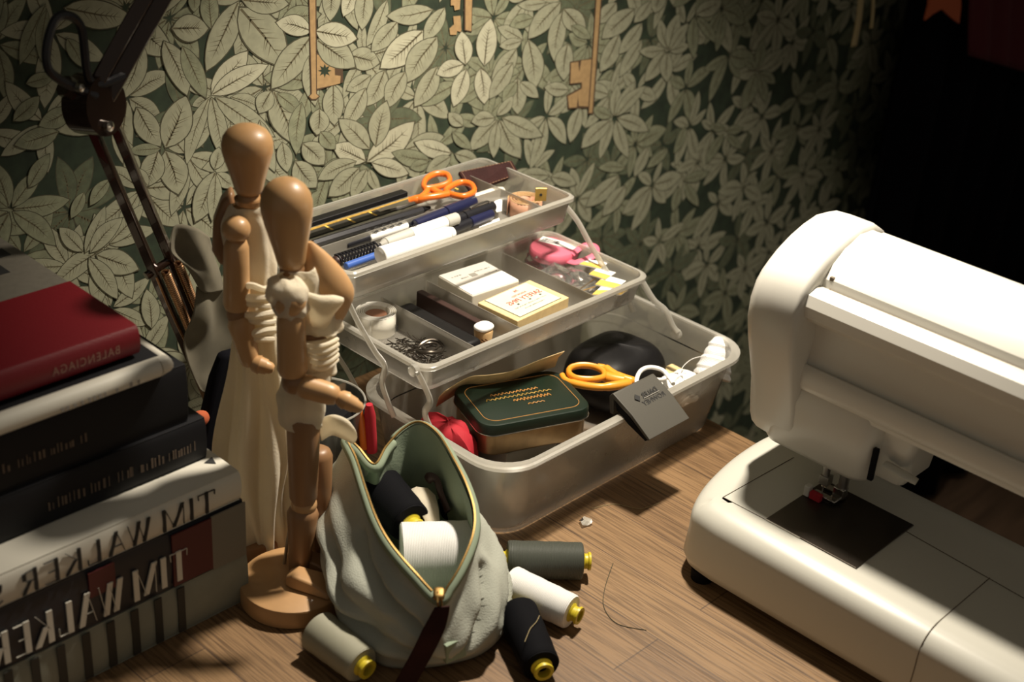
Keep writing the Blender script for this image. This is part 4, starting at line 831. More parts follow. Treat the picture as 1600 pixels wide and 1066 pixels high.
g = G(); g.box(-Lx * .80, Lx * .80, -Ly * .86, Ly * .94, .0129, .0133); part('label_border', g, 'ink', t, smooth=False, local=True)
g = G(); g.box(-Lx * .785, Lx * .785, -Ly * .84, Ly * .92, .0133, .01345); part('label_field', g, 'paper_green', t, smooth=False, local=True)
for s_, x, y, sz, m_, e_ in (('36', .010, .0145, .0050, 'ink_red', 1.2), ('ASSORTED', .014, .0085, .0036, 'ink_red', 1.1), ('SAFETY PINS', .0255, -.0005, .0088, 'ink_red', .90), ):
    text(s_, sz, loc(x, y, .01350), R3 @ X3, R3 @ Y3, m_, t, ex=e_, bold=.005 if sz > .004 else 0)
scribble(-.020, .022, .0016, loc(0, -.0082, .01350), R3 @ X3, R3 @ Y3, 'ink_grey', t, 11, .0012); scribble(-.012, .014, .0016, loc(0, -.0130, .01350), R3 @ X3, R3 @ Y3, 'ink_grey', t, 12, .0012)
for x in (-.012, .004, .018):
    g = G(); g.box(x, x + .0022, -.0040, -.0022, .01345, .0137); part('star_mark', g, 'ink', t, smooth=False, local=True)
# pink retractable tape measure
c = PZ(866, 385, .1290); t = thing('retractable_tape', 'pink round tape measure with barcode sticker and looped tab, right end of the middle tray', 'tape measure', c - V((0, 0, .012)))
rg = []
for z, r in ((-.011, .021), (-.010, .0235), (-.006, .0252), (-.0015, .0250), (.0, .0238), (.0004, .0215)): rg.append([c + V((math.cos(a) * r * (1 + .10 * max(0, math.cos(a + .9)) ** 3), math.sin(a) * r * .92, z)) for a in [2 * PI * k / 40 for k in range(40)]])
g = G(); g.loft(rg); part('case', g, 'pink', t)
tabp = [PZ(u, v, z) for u, v, z in ((893, 398, .128), (906, 388, .130), (918, 383, .132), (930, 386, .132), (931, 396, .130), (920, 404, .128), (900, 410, .124), (888, 408, .122))]
g = G(); g.tube(crom(tabp, 6), .0034, 10, flat=.35, up=(.3, .3, -1)); part('end_tab', g, 'pink', t)
bx = (PZ(906, 386, .1298) - PZ(846, 371, .1298)).normalized(); mc = (PZ(906, 388, .1298) + PZ(846, 373, .1298)) / 2; mc.z = c.z + .0006; M = frame(mc, (bx.x, bx.y, 0), (0, 1, 0))
g = G(); g.box(-.0215, .0205, -.0065, .0060, 0, .0002, M=M); st = part('barcode_sticker', g, 'paper_white', t, smooth=False)
g = G(); rb = random.Random(3); x = -.019
while x < -.001: w_ = rb.choice((.0003, .0006, .0010)); g.box(x, x + w_, -.0045, .0040, .0002, .00032, M=M); x += w_ + rb.choice((.0004, .0007))
part('bars', g, 'ink', st, smooth=False)['kind'] = 'stuff'
scribble(.004, .018, .0022, M @ V((0, -.001, .0002)), M.to_3x3() @ X3, M.to_3x3() @ Y3, 'ink_grey', st, 4, .0012)
# needle packets fanned at the right end
for k, (q, lb) in enumerate((([(905, 414), (920, 407), (951, 411), (938, 421)], 'white and yellow needle packet, rearmost of the fan'), ([(920, 430), (934, 419), (962, 427), (946, 438)], 'white and yellow needle packet, second of the fan from the back'), ([(930, 446), (946, 431), (978, 440), (962, 452)], 'white and yellow needle packet, third of the fan, nearest the right wall'), ([(925, 462), (940, 448), (990, 448), (970, 462)], 'white needle packet, front of the fan, touching the front wall'))):
    z = .1270 - .0012 * k; pts = [PZ(u, v, z) for u, v in q]; nm = V((0, 0, 1)); t = thing('needle_packet', lb, 'needle packet', pts[0], group='needle packets in the middle tray')
    g = G(); g.poly(pts, .0008, nm); part('card', g, 'paper_white', t, smooth=False)
    g = G(); e = [pts[0].lerp(pts[1], -.35) if False else pts[0], pts[0].lerp(pts[1], .5), pts[3].lerp(pts[2], .5), pts[3]]; g.poly([p + V((0, 0, .0009)) for p in e], .0003, nm); part('yellow_band', g, 'yellow_packet', t, smooth=False)
# clear crumpled packets
def crumple(name, label, u, v, z, rx, ry, rz, seed, m='clear'):
    c = PZ(u, v, z); g = G(); rr = []
    for i in range(13):
        th = -PI / 2 + PI * i / 12; rr.append([c + V((rx * math.cos(th) * math.cos(a) ** 1 , ry * math.cos(th) * math.sin(a), rz * math.sin(th))) * 1.0 + noise.noise_vector(V((math.cos(a) * 2 + seed, math.sin(a) * 2, th * 1.5))) * .0045 for a in [2 * PI * k / 26 for k in range(26)]])
    g.loft(rr); return single(name, g, m, label, 'plastic bag', 'clear bags in the middle tray', smooth=False)
crumple('plastic_bag', 'crumpled clear plastic bag beside the cream pin box', 890, 438, .1180, .022, .032, .008, 3)
crumple('plastic_bag', 'crumpled clear plastic bag below the pink tape measure', 850, 408, .1180, .018, .020, .007, 9)
for k, (q0, q1) in enumerate((((906, 452), (935, 432)), ((898, 458), (930, 448)), ((868, 420), (880, 428)))):
    g = G(); g.tube([PZ(*q0, .121), PZ(*q1, .124)], .0006, 6); single('needle', g, 'gold' if k < 2 else 'chrome', ('gold needle in the clear bag, upper of two', 'gold needle in the clear bag, lower of two', 'short silver needle lying on the clear bag behind the cream box')[k], 'needle')
# left compartment: paper roll, pins, beads
c = PZ(588, 488, .126); c.z = .108
t = thing('label_roll', 'roll of white printed label tape standing in the left compartment', 'label roll', c)
part('roll', spiral(c, .0110, .0185, 4.6, .0190, 0, None), 'book_bone', t, solid=.0006, smooth=180)
part('roll_edge', G().tube([c + V((math.cos(2 * PI * 4.6 * i / 140) * (.0110 + .0075 * i / 140), math.sin(2 * PI * 4.6 * i / 140) * (.0110 + .0075 * i / 140), .0192)) for i in range(141)], .0004, 5), 'paper_white', t)
part('roll_hollow', G().lathe([(.0005, .0095), (.0165, .0095)], c, c + V((0, 0, 1)), 24), 'tape_edge', t)
p = PZ(612, 505, .118); x_ = V((.55, -.75, 0)).normalized()
text('el', .012, c + V((x_.x * 0, 0, 0)) + V((.0085, -.0182, .006)), (.90, .42, 0), (0, 0, 1), 'ink', t, off=.0012)
g = G(); rr = random.Random(8)
for k in range(150):
    x, y = rr.uniform(.7065, .752), rr.uniform(.742, .800); 
    if (x - c.x) ** 2 + (y - c.y) ** 2 < .023 ** 2: continue
    a = rr.uniform(0, PI); z = rr.uniform(.1085, .1165); dd = V((math.cos(a), math.sin(a), rr.uniform(-.3, .3))) * .0055; q = V((x, y, z)); g.tube([q - dd, q + dd], .00045, 4)
single('hooks_and_pins', g, 'plate_steel', 'heap of small dark hooks and pins in the left compartment', 'pins', kind='stuff')
p = PZ(672, 548, .1135); g = G(); g.tube([p + V((math.cos(a) * .0125, math.sin(a) * .010, .003 + .0015 * math.sin(a * 2))) for a in [2 * PI * k / 28 for k in range(28)]], .0016, 8, closed=True); g.tube([p + V((math.cos(a) * .0075, math.sin(a) * .006, .004)) for a in [2 * PI * k / 20 for k in range(20)]], .0012, 8, closed=True); single('metal_rings', g, 'plate_steel', 'dark shiny metal ring at the front corner of the left compartment', 'ring')
# long black item and brown stick, chalk
a, b = PZ(645, 440, .1225), PZ(722, 508, .1225)
M = frame((.7735, .793, .1078), (0, 1, 0), (-1, 0, 0)); g = G(); g.box(-.048, .045, -.010, .010, 0, .014, M=M); single('sunglasses_case', g, 'black_satin', 'long black soft case lying lengthwise in the second compartment', 'case', bevel=.004)
M = frame((.8005, .800, .1078), (0, 1, 0), (-1, 0, 0)); g = G(); g.box(-.045, .045, -.0035, .0035, 0, .0165, M=M); single('wooden_rule', g, 'dark_brown', 'dark reddish brown stick lying beside the white card box', 'stick', smooth=False, bevel=.001)
g = G()
for k in range(7): q = V((.7785 + k * .0025, .738 + k * .0012, .1095 + .0008 * k)); g.tube([q, q + V((.0015, .020, .001))], .0006, 5)
single('hair_grips', g, 'spring_steel', 'few thin brownish wire grips at the front of the second compartment', 'wire grips', kind='stuff')
p = PZ(756, 510, .1235); t = thing('chalk_holder', 'small round cork pot with white chalk top at the front of the middle tray', 'chalk pot', (p.x, p.y, .108))
g = G(); g.lathe([(0, .0075), (.011, .0085), (.0125, .0078)], (p.x, p.y, .108), (p.x, p.y, 1), 20); part('pot', g, 'pencil_wood', t)
g = G(); g.ell((p.x, p.y, .1232), .0092, .0075, .0030, p=.8); part('chalk', g, 'paper_white', t)

# ================================================================== things in the base
M = Matrix.Translation((.8045, .7135, .0385)) @ Matrix.Rotation(math.radians(-21), 4, 'Z')
t = thing('metal_tin', 'green-lidded rectangular metal tin with gold script, tilted in the front of the box', 'tin', M=M)
def rr_(w, d, r, z): return rrect(-w, w, -d, d, r, z, 8)
g = G(); g.loft([rr_(.0485, .0325, .014, .001), rr_(.050, .034, .014, .000), rr_(.051, .035, .014, .002), rr_(.051, .035, .014, .0275)]); part('tin_body', g, 'tin_gold', t, local=True)
g = G(); g.loft([rr_(.0525, .0365, .0145, .0215), rr_(.0532, .0372, .015, .0215), rr_(.0532, .0372, .015, .0290), rr_(.0522, .0362, .0145, .0310), rr_(.050, .034, .0135, .0316), rr_(.0475, .0315, .012, .0310), rr_(.046, .030, .0115, .0314)]); ldl = part('lid', g, 'tin_green', t, local=True, label='dark green lid')
g = G(); g.tube(rr_(.0534, .0374, .015, .0216), .0006, 6, closed=True); part('lid_edge', g, 'chrome', ldl, local=True)
g = G(); g.tube(rr_(.0455, .0295, .0110, .0315), .0003, 5, closed=True); part('gold_border', g, 'gilt', ldl, local=True)
def squig(x0, x1, y, amp, k, zz, seed, m='gilt'):
    r5 = random.Random(seed); pts = [V((x0 + (x1 - x0) * i / k, y + (amp if i % 2 else -amp) * r5.uniform(.5, 1.2), zz)) for i in range(k + 1)]; g = G(); g.tube([M @ p for p in crom(pts, 4)], .00045, 5); part('gold_script', g, m, ldl, smooth=False)
squig(-.026, .020, .010, .0016, 26, .0318, 1); squig(-.033, .030, .0035, .0014, 30, .0318, 2, 'ochre_rule'); squig(-.010, .026, -.0035, .0022, 22, .0318, 4); squig(.000, .016, -.0125, .0008, 8, .0318, 5)
# what lies under the tin
g = G(); g.loft([rrect(.735, .83, .660, .775, .02, z, 5) for z in (.0055, .009)] + [rrect(.74, .825, .665, .77, .02, .012, 5)]); single('folded_black_cloth', g, 'black_matte', 'folded black fabric under the green tin', 'fabric', bevel=.002)
g = G(); g.box(.765, .830, .690, .740, .0125, .0380); single('card_carton', g, 'book_grey', 'small grey carton the green tin rests on', 'carton', smooth=False, bevel=.001)
# red fabric, brown fabric in the left corner of the base
g = G(); rings = []
for i in range(9):
    th = i / 8; z = .010 + .052 * math.sin(th * PI / 2); rr2 = .030 * math.cos(th * PI / 2) ** .6 + .002
    rings.append([V((.737 + math.cos(a) * rr2 * .62, .735 + math.sin(a) * rr2 * 1.15, z)) + noise.noise_vector(V((math.cos(a) * 2, math.sin(a) * 2, z * 60))) * .004 for a in [2 * PI * k / 30 for k in range(30)]])
g.loft(rings); single('red_fabric', g, 'red_cloth', 'crumpled red fabric in the left end of the box base', 'fabric')
# paper sheet edge
pts = [PZ(u, v, .082) for u, v in ((700, 606), (740, 586), (790, 583), (835, 567), (882, 549))]
cr_ = crom([PZ(u, v, z) for u, v, z in ((694, 612, .078), (732, 590, .082), (765, 586, .084), (800, 580, .086), (845, 562, .090), (882, 549, .093))], 5)
g = G(); g.loft([cr_, [p + V((.002, .008, -.010)) for p in cr_], [p + V((.003, .012, -.022)) for p in cr_]], closed=False); single('pattern_sheet', g, 'paper_cream', 'thin curled paper sheet edge standing behind the green tin', 'paper', solid=.0005, smooth=180)
# black snap purse
c = V((.952, .730, .036)); g = G(); rr3 = []
for i in range(17):
    th = -PI / 2 + PI * i / 16; rr3.append([c + V(((.047) * math.copysign(abs(math.cos(a)) ** .6, math.cos(a)) * max(.001, math.cos(th)) ** .45, (.040 + .004 * math.cos(a)) * math.copysign(abs(math.sin(a)) ** .6, math.sin(a)) * max(.001, math.cos(th)) ** .45, .029 * math.sin(th))) + noise.noise_vector(V((math.cos(a), math.sin(a), th)) * 1.2) * .002 for a in [2 * PI * k / 36 for k in range(36)]])
t = thing('glasses_pouch', 'puffy black case with a metal snap at the back right of the box', 'case', (c.x, c.y, .006)); g.loft(rr3); part('body', g, 'black_satin', t)
g = G(); q = PZ(976, 553, .058); q = c + (q - c) * 1.0; g.ell(q, .0036, .0036, .0026, seg=14, rn=8); part('snap', g, 'chrome', t)
# amber scissors
sa = scissors('scissors', 'amber-yellow handled scissors lying in the base behind the grey latch', 'amber',
    [([(889, 583, 0), (892, 575, .002), (908, 571, .003), (928, 573, .003), (942, 580, .002), (943, 589, .0), (925, 593, 0), (900, 591, 0)], .002)],
    (985, 600), [([(878, 586, 0), (884, 594, -.001), (905, 601, -.001), (935, 605, 0), (960, 603, .001), (985, 598, .001)], [.0028] * 8 + [.0036] * 10 + [.0042] * 7 + [.003]), ([(934, 573, .003), (945, 575, .003), (955, 582, .002), (970, 590, .001), (992, 597, .0)], [.003] * 6 + [.004] * 8 + [.0045] * 6 + [.003]), ([(944, 588, 0), (958, 592, 0), (975, 595, 0)], .0052)],
    [((985, 598, .068), (1075, 610, .050), .006), ((985, 600, .066), (1070, 618, .050), .006)], .070, .0026)
g = G(); g.tube(crom([PZ(u, v, .076) for u, v in ((996, 606), (995, 592), (1002, 579), (1016, 574), (1034, 578), (1044, 588), (1052, 600))], 8), .0020, 10); g.tube(crom([PZ(u, v, .074) for u, v in ((1019, 590), (1030, 593), (1043, 591))], 5), .0014, 8); single('plastic_loop', g, 'paper_white', 'white plastic loop handle poking up behind the latch', 'plastic loop')
# white cone and gauze at the right end
a, b = PZ(1112, 590, .045), PZ(1128, 527, .078)
t = thing('thread_cone', 'white cotton cone standing in the right corner of the box', 'thread cone', a); L = (b - a).length
g = G(); g.lathe([(0, .018)] + [(L * k / 14, .018 - .010 * (k / 14) ** 1.2 + .0008 * math.sin(k * 2.4)) for k in range(1, 13)] + [(L * .96, .0070), (L, .004)], a, b, 24); part('cone', g, 'thread_white', t)
g = G(); rings = []
for i in range(12):
    th = -PI / 2 + PI * i / 11; rings.append([PZ(1058, 612, .052) + V((.030 * math.cos(th) * math.cos(a), .016 * math.cos(th) * math.sin(a), .018 * math.sin(th))) + noise.noise_vector(V((math.cos(a) * 2, math.sin(a) * 2, th * 2))) * .005 for a in [2 * PI * k / 24 for k in range(24)]])
g.loft(rings); single('cotton_gauze', g, 'paper_white', 'crumpled white gauze beside the white cone in the box', 'gauze')
g = G(); g.tube(crom([PZ(u, v, .074) for u, v in ((1062, 592), (1066, 575), (1080, 562), (1096, 557), (1104, 556))], 8), .0003, 5); single('loose_thread', g, 'paper_white', 'thin white thread arching from the cotton cone', 'thread')
g = G(); g.loft([[V((x, y, .010 + (z if k else 0))) for x, y in ((.985, .642), (1.004, .648), (1.004, .70), (.985, .70))] for k, z in ((0, 0), (1, .030))]); single('cream_card', g, 'paper_cream', 'cream packet seen through the front wall at the right end of the box', 'packet', smooth=False, bevel=.002)
# ================================================================== the two wooden artist's mannequins
def egg(p_top, p_bot, rmax, rneck, seg=28):
    # pear-shaped head from crown to chin
    a, b = V(p_top), V(p_bot); L = (b - a).length
    pr = [(0, .0002), (.012, .30), (.04, .52), (.10, .78), (.18, .94), (.27, 1.0), (.38, .985), (.52, .88), (.68, .74), (.82, .63), (.92, .56), (.97, .50), (1.0, .36)]
    return G().lathe([(t * L, max(.0002, r * rmax)) for t, r in pr], a, b, seg)
def limb(a, b, r0, r1, mid=1.0):
    a, b = V(a), V(b); L = (b - a).length
    return G().lathe([(0, r0 * .55), (.0025, r0 * .85), (.007, r0), (L * .35, (r0 * .65 + r1 * .35) * mid), (L * .7, (r0 * .3 + r1 * .7) * mid), (L - .006, r1), (L - .002, r1 * .85), (L, r1 * .5)], a, b, 22)
def cloth(rings, name, m, par, th=.0009, seg=14): 
    g = G(); g.loft(rings, caps=(False, False)); return part(name, g, m, par, solid=th, smooth=180)
def drape(cents, rads, folds, amp, seed, base, n=64, squash=.62, flow=0.0):
    # cents: world points down the cloth, rads: half widths along the screen direction; squash: depth / width
    nd = V((base.x, base.y, 0)).normalized(); sd = V((nd.y, -nd.x, 0)); out = []
    cs = crom(cents, 5); rs = [q.x for q in crom([V((r, 0, 0)) for r in rads], 5)]; rr = random.Random(seed); ph = [rr.uniform(0, 6.28) for _ in range(4)]
    for i, (c, r) in enumerate(zip(cs, rs)):
        v = i / (len(cs) - 1); ring = []
        for k in range(n):
            a = 2 * PI * k / n; f = 1 + amp * (v * .85 + .15) * (.6 * math.sin(folds * a + ph[0] + flow * v) + .4 * math.sin((folds * 2 - 1) * a + ph[1] - flow * v * 1.4)) + .035 * math.sin(a * 3 + v * 14 + ph[2])
            p = c + sd * (math.cos(a) * r * f) + nd * (math.sin(a) * r * f * squash) + noise.noise_vector(V((math.cos(a) * 1.5, math.sin(a) * 1.5, v * 5 + seed))) * .0016
            ring.append(p)
        out.append(ring)
    return out
def P_(base): return lambda u, v, off=0.0: PN(u, v, base, off)
# ---- front mannequin (short cropped top)
BB = V((.556, .702, 0)); Q = P_(BB)
tb_ = thing('artist_mannequin', 'shorter wooden artist mannequin in a cropped cream top and short skirt, right one of two', 'mannequin', BB, group=None)
def disc(c, r, h): return G().lathe([(0, r * .97), (.0008, r), (h - .002, r), (h - .0005, r * .985), (h, r * .96)], c, V(c) + V((0, 0, 1)), 56)
BD_ = V(PZ(452, 922, .016)); BD_ = V((BD_.x, BD_.y, 0)); part('stand', disc((.5405, .6965, 0), .0415, .016), 'wood_pale', tb_)
part('head', egg(Q(444, 278), Q(456, 418), .0178, .011), 'wood_pale', tb_)
part('neck', G().ell(Q(456, 420), .0088, .0088, .010), 'wood_dark', tb_)
ct = [Q(468, 428), Q(478, 442), Q(488, 470), Q(488, 500), Q(486, 525)]
nd = BB.normalized(); sdv = V((nd.y, -nd.x, 0))
def trunk(cs, ws, dp=.6, n=24):
    return G().loft([[c + sdv * (math.cos(2 * PI * k / n) * w_) + nd * (math.sin(2 * PI * k / n) * w_ * dp) for k in range(n)] for c, w_ in zip(crom(cs, 4), [q.x for q in crom([V((w_, 0, 0)) for w_ in ws], 4)])])
part('chest', trunk([Q(482, 378, .008), Q(492, 398, .008), Q(502, 430, .008), Q(508, 460, .008), Q(503, 500, .008), Q(500, 515, .008)], [.003, .0095, .0180, .0205, .015, .010]), 'wood_pale', tb_)
part('waist_ball', G().ell(Q(484, 528, .006), .012, .012, .012), 'wood_dark', tb_)
part('pelvis', trunk([Q(494, 532, .006), Q(490, 550, .006), Q(484, 585, .006), Q(478, 615, .006)], [.008, .0145, .0155, .012]), 'wood_dark', tb_)
# cropped top: collar, sleeve over the shoulder ball, bodice, ragged right end
cloth(drape([Q(464, 418), Q(466, 430), Q(474, 450, .004), Q(486, 475, .005), Q(494, 505, .005), Q(496, 514, .005)], [.0110, .0130, .0165, .0190, .0175, .0165], 5, .10, 3, BB, squash=.72), 'cropped_top', 'calico', tb_)
cloth(drape([Q(448, 432, -.012), Q(446, 444, -.014), Q(450, 462, -.014), Q(454, 480, -.014), Q(455, 490, -.014)], [.0060, .0120, .0140, .0120, .0105], 4, .10, 7, BB, squash=.9), 'sleeve', 'calico', tb_)
g = G(); g.loft([crom([Q(u, v, o) for u, v, o in row], 6) for row in ([(480, 456, -.013), (500, 462, -.014), (522, 462, -.012), (537, 466, -.008)], [(480, 466, -.017), (502, 470, -.019), (524, 468, -.018), (537, 472, -.012)], [(482, 486, -.015), (500, 492, -.018), (516, 490, -.015), (530, 480, -.008)], [(486, 508, -.013), (502, 514, -.014), (512, 508, -.010), (520, 492, -.004)])], closed=False); part('cloth_flap', g, 'calico', tb_, solid=.001, smooth=180, subs=1)
# wrap round the hips and short skirt
cloth(drape([Q(490, 520, .004), Q(489, 535, .004), Q(488, 555, .004), Q(486, 580, .004)], [.0160, .0175, .0175, .0170], 3, .05, 11, BB, squash=.75, flow=5), 'hip_wrap', 'calico', tb_)
g = G()
for k in range(5): g.tube(crom([Q(480 + 2 * k, 540 + k * 8, -.017), Q(500, 541 + k * 9, -.019), Q(516, 536 + k * 9, -.014), Q(527, 530 + k * 8, -.004)], 5), .0016 + .0004 * (k % 2), 8)
part('gathers', g, 'calico', tb_)
cloth(drape([Q(480, 572, .002), Q(476, 600, .001), Q(470, 632, .0), Q(472, 664, .0)], [.0175, .0175, .0170, .0150], 4, .09, 5, BB, squash=.72), 'short_skirt', 'calico', tb_)
# near arm
sh = Q(452, 470, -.016); el = Q(458, 594, -.018); hd = Q(566, 640, -.030)
part('shoulder_ball', G().ell(sh, .0118, .0118, .0118), 'wood_pale', tb_)
part('upper_arm', limb(Q(454, 484, -.016), Q(457, 588, -.018), .0098, .0108), 'wood_pale', tb_)
part('elbow_ball', G().ell(Q(460, 597, -.019), .0090, .0090, .0090), 'wood_dark', tb_)
part('forearm', limb(Q(463, 600, -.020), Q(530, 620, -.028), .0088, .0078), 'wood_pale', tb_)
part('hand', limb(Q(527, 619, -.028), hd, .0068, .0048), 'wood_pale', tb_)
# legs: near leg straight down to the stand
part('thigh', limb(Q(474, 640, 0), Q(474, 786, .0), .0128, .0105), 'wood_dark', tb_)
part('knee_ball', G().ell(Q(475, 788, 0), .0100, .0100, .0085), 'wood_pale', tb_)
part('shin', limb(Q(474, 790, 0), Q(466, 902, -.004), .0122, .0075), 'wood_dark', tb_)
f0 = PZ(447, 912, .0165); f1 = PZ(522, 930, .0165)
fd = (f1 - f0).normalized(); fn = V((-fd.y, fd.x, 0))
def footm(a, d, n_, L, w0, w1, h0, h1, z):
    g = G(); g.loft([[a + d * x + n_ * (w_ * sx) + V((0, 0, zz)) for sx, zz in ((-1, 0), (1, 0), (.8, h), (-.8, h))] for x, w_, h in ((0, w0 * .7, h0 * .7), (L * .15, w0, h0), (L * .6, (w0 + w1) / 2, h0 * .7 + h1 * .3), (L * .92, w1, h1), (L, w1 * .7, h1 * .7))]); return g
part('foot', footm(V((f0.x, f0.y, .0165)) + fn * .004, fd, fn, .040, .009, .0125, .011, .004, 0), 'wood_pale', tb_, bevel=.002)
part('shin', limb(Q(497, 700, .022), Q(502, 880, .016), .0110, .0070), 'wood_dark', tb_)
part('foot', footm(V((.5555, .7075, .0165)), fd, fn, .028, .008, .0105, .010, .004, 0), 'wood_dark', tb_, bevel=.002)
part('support_rod', G().tube([Q(486, 600, .012), V((.5455, .7160, .012))], .0014, 8), 'steel', tb_)
# far arm hanging behind, only its sleeve end shows
g = G(); g.loft([crom([Q(u, v, o) for u, v, o in row], 5) for row in ([(500, 655, .004), (520, 648, .0), (542, 655, .0), (556, 672, .0)], [(500, 668, .006), (520, 660, -.002), (540, 668, -.003), (560, 686, .0)], [(502, 690, .010), (518, 680, .004), (532, 684, .004), (552, 694, .004)])], closed=False); part('cloth_flap', g, 'calico', tb_, solid=.001, smooth=180, subs=1)
# ---- rear mannequin (long skirt)
BA = V((.553, .765, 0)); Q = P_(BA); nd = BA.normalized(); sdv = V((nd.y, -nd.x, 0))
ta = thing('artist_mannequin', 'taller wooden artist mannequin in a long cream skirt, left one of two', 'mannequin', BA)
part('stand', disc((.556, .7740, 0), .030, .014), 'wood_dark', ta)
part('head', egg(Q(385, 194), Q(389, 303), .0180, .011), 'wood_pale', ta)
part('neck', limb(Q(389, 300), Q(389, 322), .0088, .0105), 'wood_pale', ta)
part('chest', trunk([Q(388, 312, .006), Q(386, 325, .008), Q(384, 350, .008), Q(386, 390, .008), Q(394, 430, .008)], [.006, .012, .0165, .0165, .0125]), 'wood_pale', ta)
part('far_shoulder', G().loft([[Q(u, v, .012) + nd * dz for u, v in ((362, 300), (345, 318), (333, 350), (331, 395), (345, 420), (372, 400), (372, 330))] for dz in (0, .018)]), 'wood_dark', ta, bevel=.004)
cloth(drape([Q(388, 320), Q(386, 330, .002), Q(386, 350, .004), Q(390, 390, .006), Q(396, 430, .006), Q(402, 462, .006)], [.0110, .0140, .0172, .0175, .0155, .0150], 5, .07, 21, BA, squash=.78), 'bodice', 'calico', ta)
g = G()
for k in range(7): g.tube(crom([Q(372, 452 + k * 13, -.010), Q(392, 446 + k * 14 + (k % 2) * 6, -.022), Q(412, 452 + k * 13, -.020), Q(428, 446 + k * 14, -.006)], 5), .0030 + .0009 * (k % 2), 8, flat=.8)
part('gathers', g, 'calico', ta)
part('waist', trunk([Q(400, 440, .008), Q(402, 480, .006), Q(404, 540, .006)], [.0125, .0125, .015]), 'calico', ta)
cloth(drape([Q(402, 470, .004), Q(404, 510, .002), Q(406, 560, .0), Q(408, 640, .0), Q(406, 720, -.002), Q(406, 790, -.004), Q(412, 848, -.004)], [.0150, .0160, .0185, .0250, .0285, .0235, .0165], 6, .50, 31, BA, n=140, squash=.72, flow=3.4), 'long_skirt', 'calico', ta)
part('shoulder_ball', G().ell(Q(369, 358, -.014), .0102, .0102, .0098), 'wood_pale', ta)
part('upper_arm', limb(Q(369, 372, -.014), Q(370, 486, -.016), .0090, .0098), 'wood_pale', ta)
part('elbow_ball', G().ell(Q(371, 490, -.016), .0082, .0082, .0082), 'wood_dark', ta)
part('forearm', limb(Q(373, 492, -.017), Q(392, 572, -.024), .0098, .0070), 'wood_pale', ta)
part('hand', limb(Q(392, 566, -.025), Q(428, 577, -.030), .0072, .0050), 'wood_pale', ta)
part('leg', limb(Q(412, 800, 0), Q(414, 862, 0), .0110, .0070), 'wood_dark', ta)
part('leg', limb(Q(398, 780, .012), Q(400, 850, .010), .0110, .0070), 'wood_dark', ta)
# ---- grey gauze hanging behind the rear mannequin and the dark cloth below it
def hanging(name, label, cat, rows, m, y, th=.001, amp=.004, seed=0):
    g = G(); rr5 = [crom([PY(u, v, y) + V((0, noise.noise(V((u * .03, v * .012, seed))) * amp * 3, 0)) for u, v in row], 6) for row in rows]
    cols = list(zip(*rr5)); cc = [crom(list(c), 5) for c in cols]; g.loft([[cc[j][i] for j in range(len(cc))] for i in range(len(cc[0]))], closed=False)
    return single(name, g, m, label, cat, solid=th, smooth=180)
t = thing('doll_dress', 'grey gauze doll dress hanging on a thin rod behind the taller mannequin', 'doll dress', (.590, .835, 0))
def hp(name, rows, m, y, amp=.004, seed=0):
    g = G(); rr5 = [crom([PY(u, v, y) + V((0, noise.noise(V((u * .03, v * .012, seed))) * amp * 3, 0)) for u, v in row], 6) for row in rows]
    cols = list(zip(*rr5)); cc = [crom(list(c), 5) for c in cols]; g.loft([[cc[j][i] for j in range(len(cc))] for i in range(len(cc[0]))], closed=False)
    return part(name, g, m, t, solid=.001, smooth=180)


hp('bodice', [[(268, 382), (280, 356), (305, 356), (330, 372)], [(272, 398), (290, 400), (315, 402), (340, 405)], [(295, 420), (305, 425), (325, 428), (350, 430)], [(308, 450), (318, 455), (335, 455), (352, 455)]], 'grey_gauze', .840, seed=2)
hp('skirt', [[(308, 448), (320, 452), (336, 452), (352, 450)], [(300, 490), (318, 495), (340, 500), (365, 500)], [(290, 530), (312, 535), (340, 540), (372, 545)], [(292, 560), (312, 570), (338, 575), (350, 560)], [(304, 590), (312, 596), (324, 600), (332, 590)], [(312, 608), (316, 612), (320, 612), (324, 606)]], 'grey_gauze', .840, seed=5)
part('rod', G().tube([PY(318, 372, .858), V((.577, .850, .004))], .0022, 8), 'wood_dark', t)
part('foot_plate', G().lathe([(0, .012), (.004, .012)], (.577, .850, 0), (.577, .850, 1), 20), 'black_matte', t)
g = G(); pts = [(300, 735), (318, 640), (330, 590), (345, 552), (372, 545), (388, 600), (380, 700), (372, 780)]
g.loft([[PY(u, v, .818) + V((0, dy, 0)) for u, v in pts] for dy in (-.006, 0, .006)]); 
mn = min(p.z for p in g.v)
for p in g.v: p.z = max(p.z, .0005)
single('black_cloth_bag', g, 'dark_cloth', 'black cloth bag standing between the books and the long skirt', 'bag', bevel=.004)
g = G(); c = PY(312, 655, .812); g.ell((c.x, c.y, c.z), .0085, .006, .0070, seg=12, rn=8); g.tube([c, (c.x, c.y, .001)], .0022, 8); single('hat_pin', g, 'rust_cloth', 'small red-headed pin standing in the gap between the books and the mannequins', 'pin')
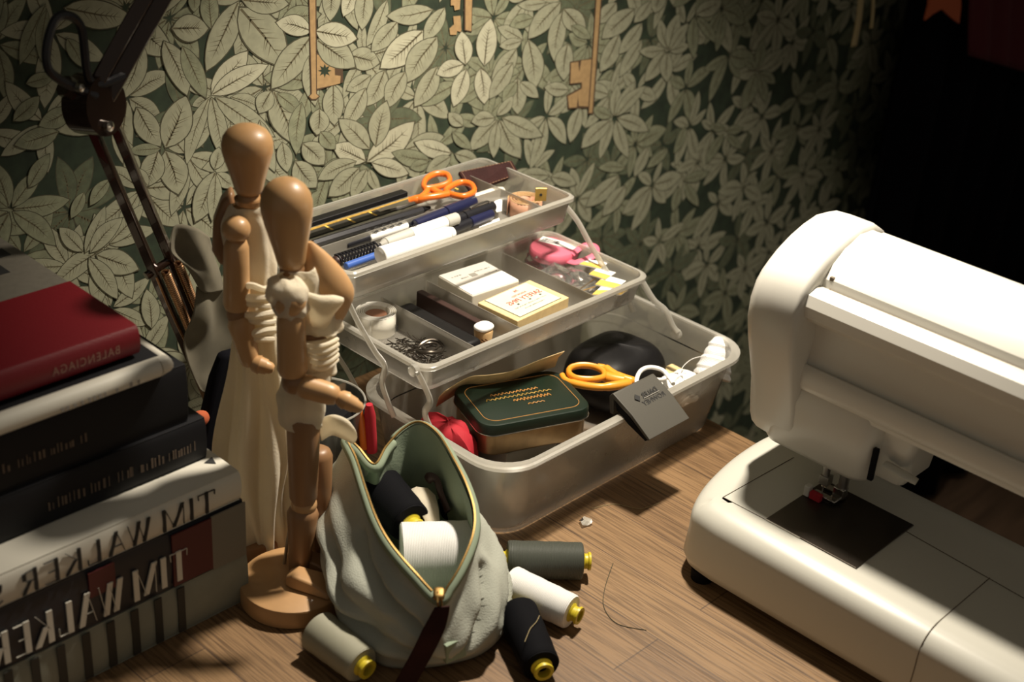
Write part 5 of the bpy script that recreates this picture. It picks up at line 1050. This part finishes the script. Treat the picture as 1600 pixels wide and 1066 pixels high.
# ---- glass of tools behind the pouch, left of the box
c = V((.640, .790, 0)); t = thing('drinking_glass', 'clear tumbler holding red and orange handled tools, left of the clear box', 'tumbler', c)
t['label'] = 'clear plastic tumbler standing between the shorter mannequin and the box'
g = G(); g.lathe([(0.001, .030), (0.003, .032), (.092, .0385), (.0935, .0385), (.0935, .0370), (.006, .0305), (.005, .001)], c, c + V((0, 0, 1)), 40); part('wall', g, 'clear', t)
g = G(); g.tube([c + V((math.cos(a) * .0380, math.sin(a) * .0380, .0935)) for a in [2 * PI * k / 48 for k in range(48)]], .0010, 8, closed=True); part('rim', g, 'milky_rim', t)
for k, (p, q, r, m, lb) in enumerate((((581, 705), (577, 632), .0048, 'red_cloth', 'dark red stick standing in the clear tumbler'), ((569, 700), (562, 640), .0035, 'orange', 'thin orange stick standing in the clear tumbler'))):
    a, b = PN(*p, c, -.014), PN(*q, c, -.016); a.z = max(a.z, .012); g = G(); g.lathe([(0, r), ((b - a).length - .01, r), ((b - a).length, r * .6)], a, b, 12); single('stick', g, m, lb, 'stick')
g = G(); g.lathe([(0, .026), (.070, .030), (.078, .026)], c + V((0.002, .003, .008)), c + V((.002, .003, 1)), 30); single('black_jar', g, 'black_matte', 'black jar inside the clear tumbler', 'jar')

# ================================================================== the dark end of the room
def cloth_panel(name, label, cat, pts, y, m, fold=.02, n=40, th=.003, grp=None):
    # a hanging fabric: pts are the corner picks (top-left, top-right, bottom-right, bottom-left)
    a, b, c_, d_ = [PY(u, v, y) for u, v in pts]; g = G(); rows = []
    for j in range(14):
        w0 = a.lerp(d_, j / 13); w1 = b.lerp(c_, j / 13); rows.append([w0.lerp(w1, i / n) + V((0, math.sin(i * .9 + j * .12) * fold, 0)) for i in range(n + 1)])
    g.loft(rows, closed=False); return single(name, g, m, label, cat, grp, solid=th, smooth=180)
g = G(); rows = []
for j in range(3):
    z = (1.5, .5, -.72)[j]; rows.append([V((1.74 + i * .013, .905 + .022 * math.sin(i * .75), z)) for i in range(90)])
g.loft(rows, closed=False); single('dark_backdrop', g, 'dark_cloth', 'added black folded backdrop standing in for the darkness at the right end of the room', 'backdrop', solid=.003, smooth=180)  # added black sheet: its colour stands in for the unlit depth of the room
def strip(name, label, cat, pts, y, w_, m):
    g = G(); P = crom([PY(u, v, y) for u, v in pts], 5); g.loft([[p + V((-w_, 0, 0)), p + V((0, -.002, 0)), p + V((w_, 0, 0))] for p in P], closed=False); return single(name, g, m, label, cat, 'ribbons hanging by the black curtain', solid=.0015, smooth=180)
strip('ribbon', 'longer cream ribbon hanging before the added black backdrop', 'ribbon', [(1350, -60), (1345, 0), (1341, 35), (1334, 72)], .86, .0065, 'cord_cream')
strip('ribbon', 'shorter cream ribbon hanging beside the longer one', 'ribbon', [(1366, -60), (1364, 10), (1361, 44)], .86, .0035, 'cord_cream')
P = [PY(u, v, .85) for u, v in ((1455, -60), (1500, -60), (1502, 10), (1499, 37), (1487, 28), (1472, 14), (1458, 22), (1446, 32), (1452, 8))]
g = G(); g.poly(P, .003, (0, 1, 0)); single('rust_pennant', g, 'rust_cloth', 'rust orange cloth with a notched end hanging at the upper right', 'pennant', smooth=False)
cloth_panel('wine_red_cloth', 'dark wine red cloth hanging at the top right corner', 'cloth', [(1520, -80), (1680, -80), (1680, 135), (1519, 88)], .84, 'wine_cloth', fold=.006)
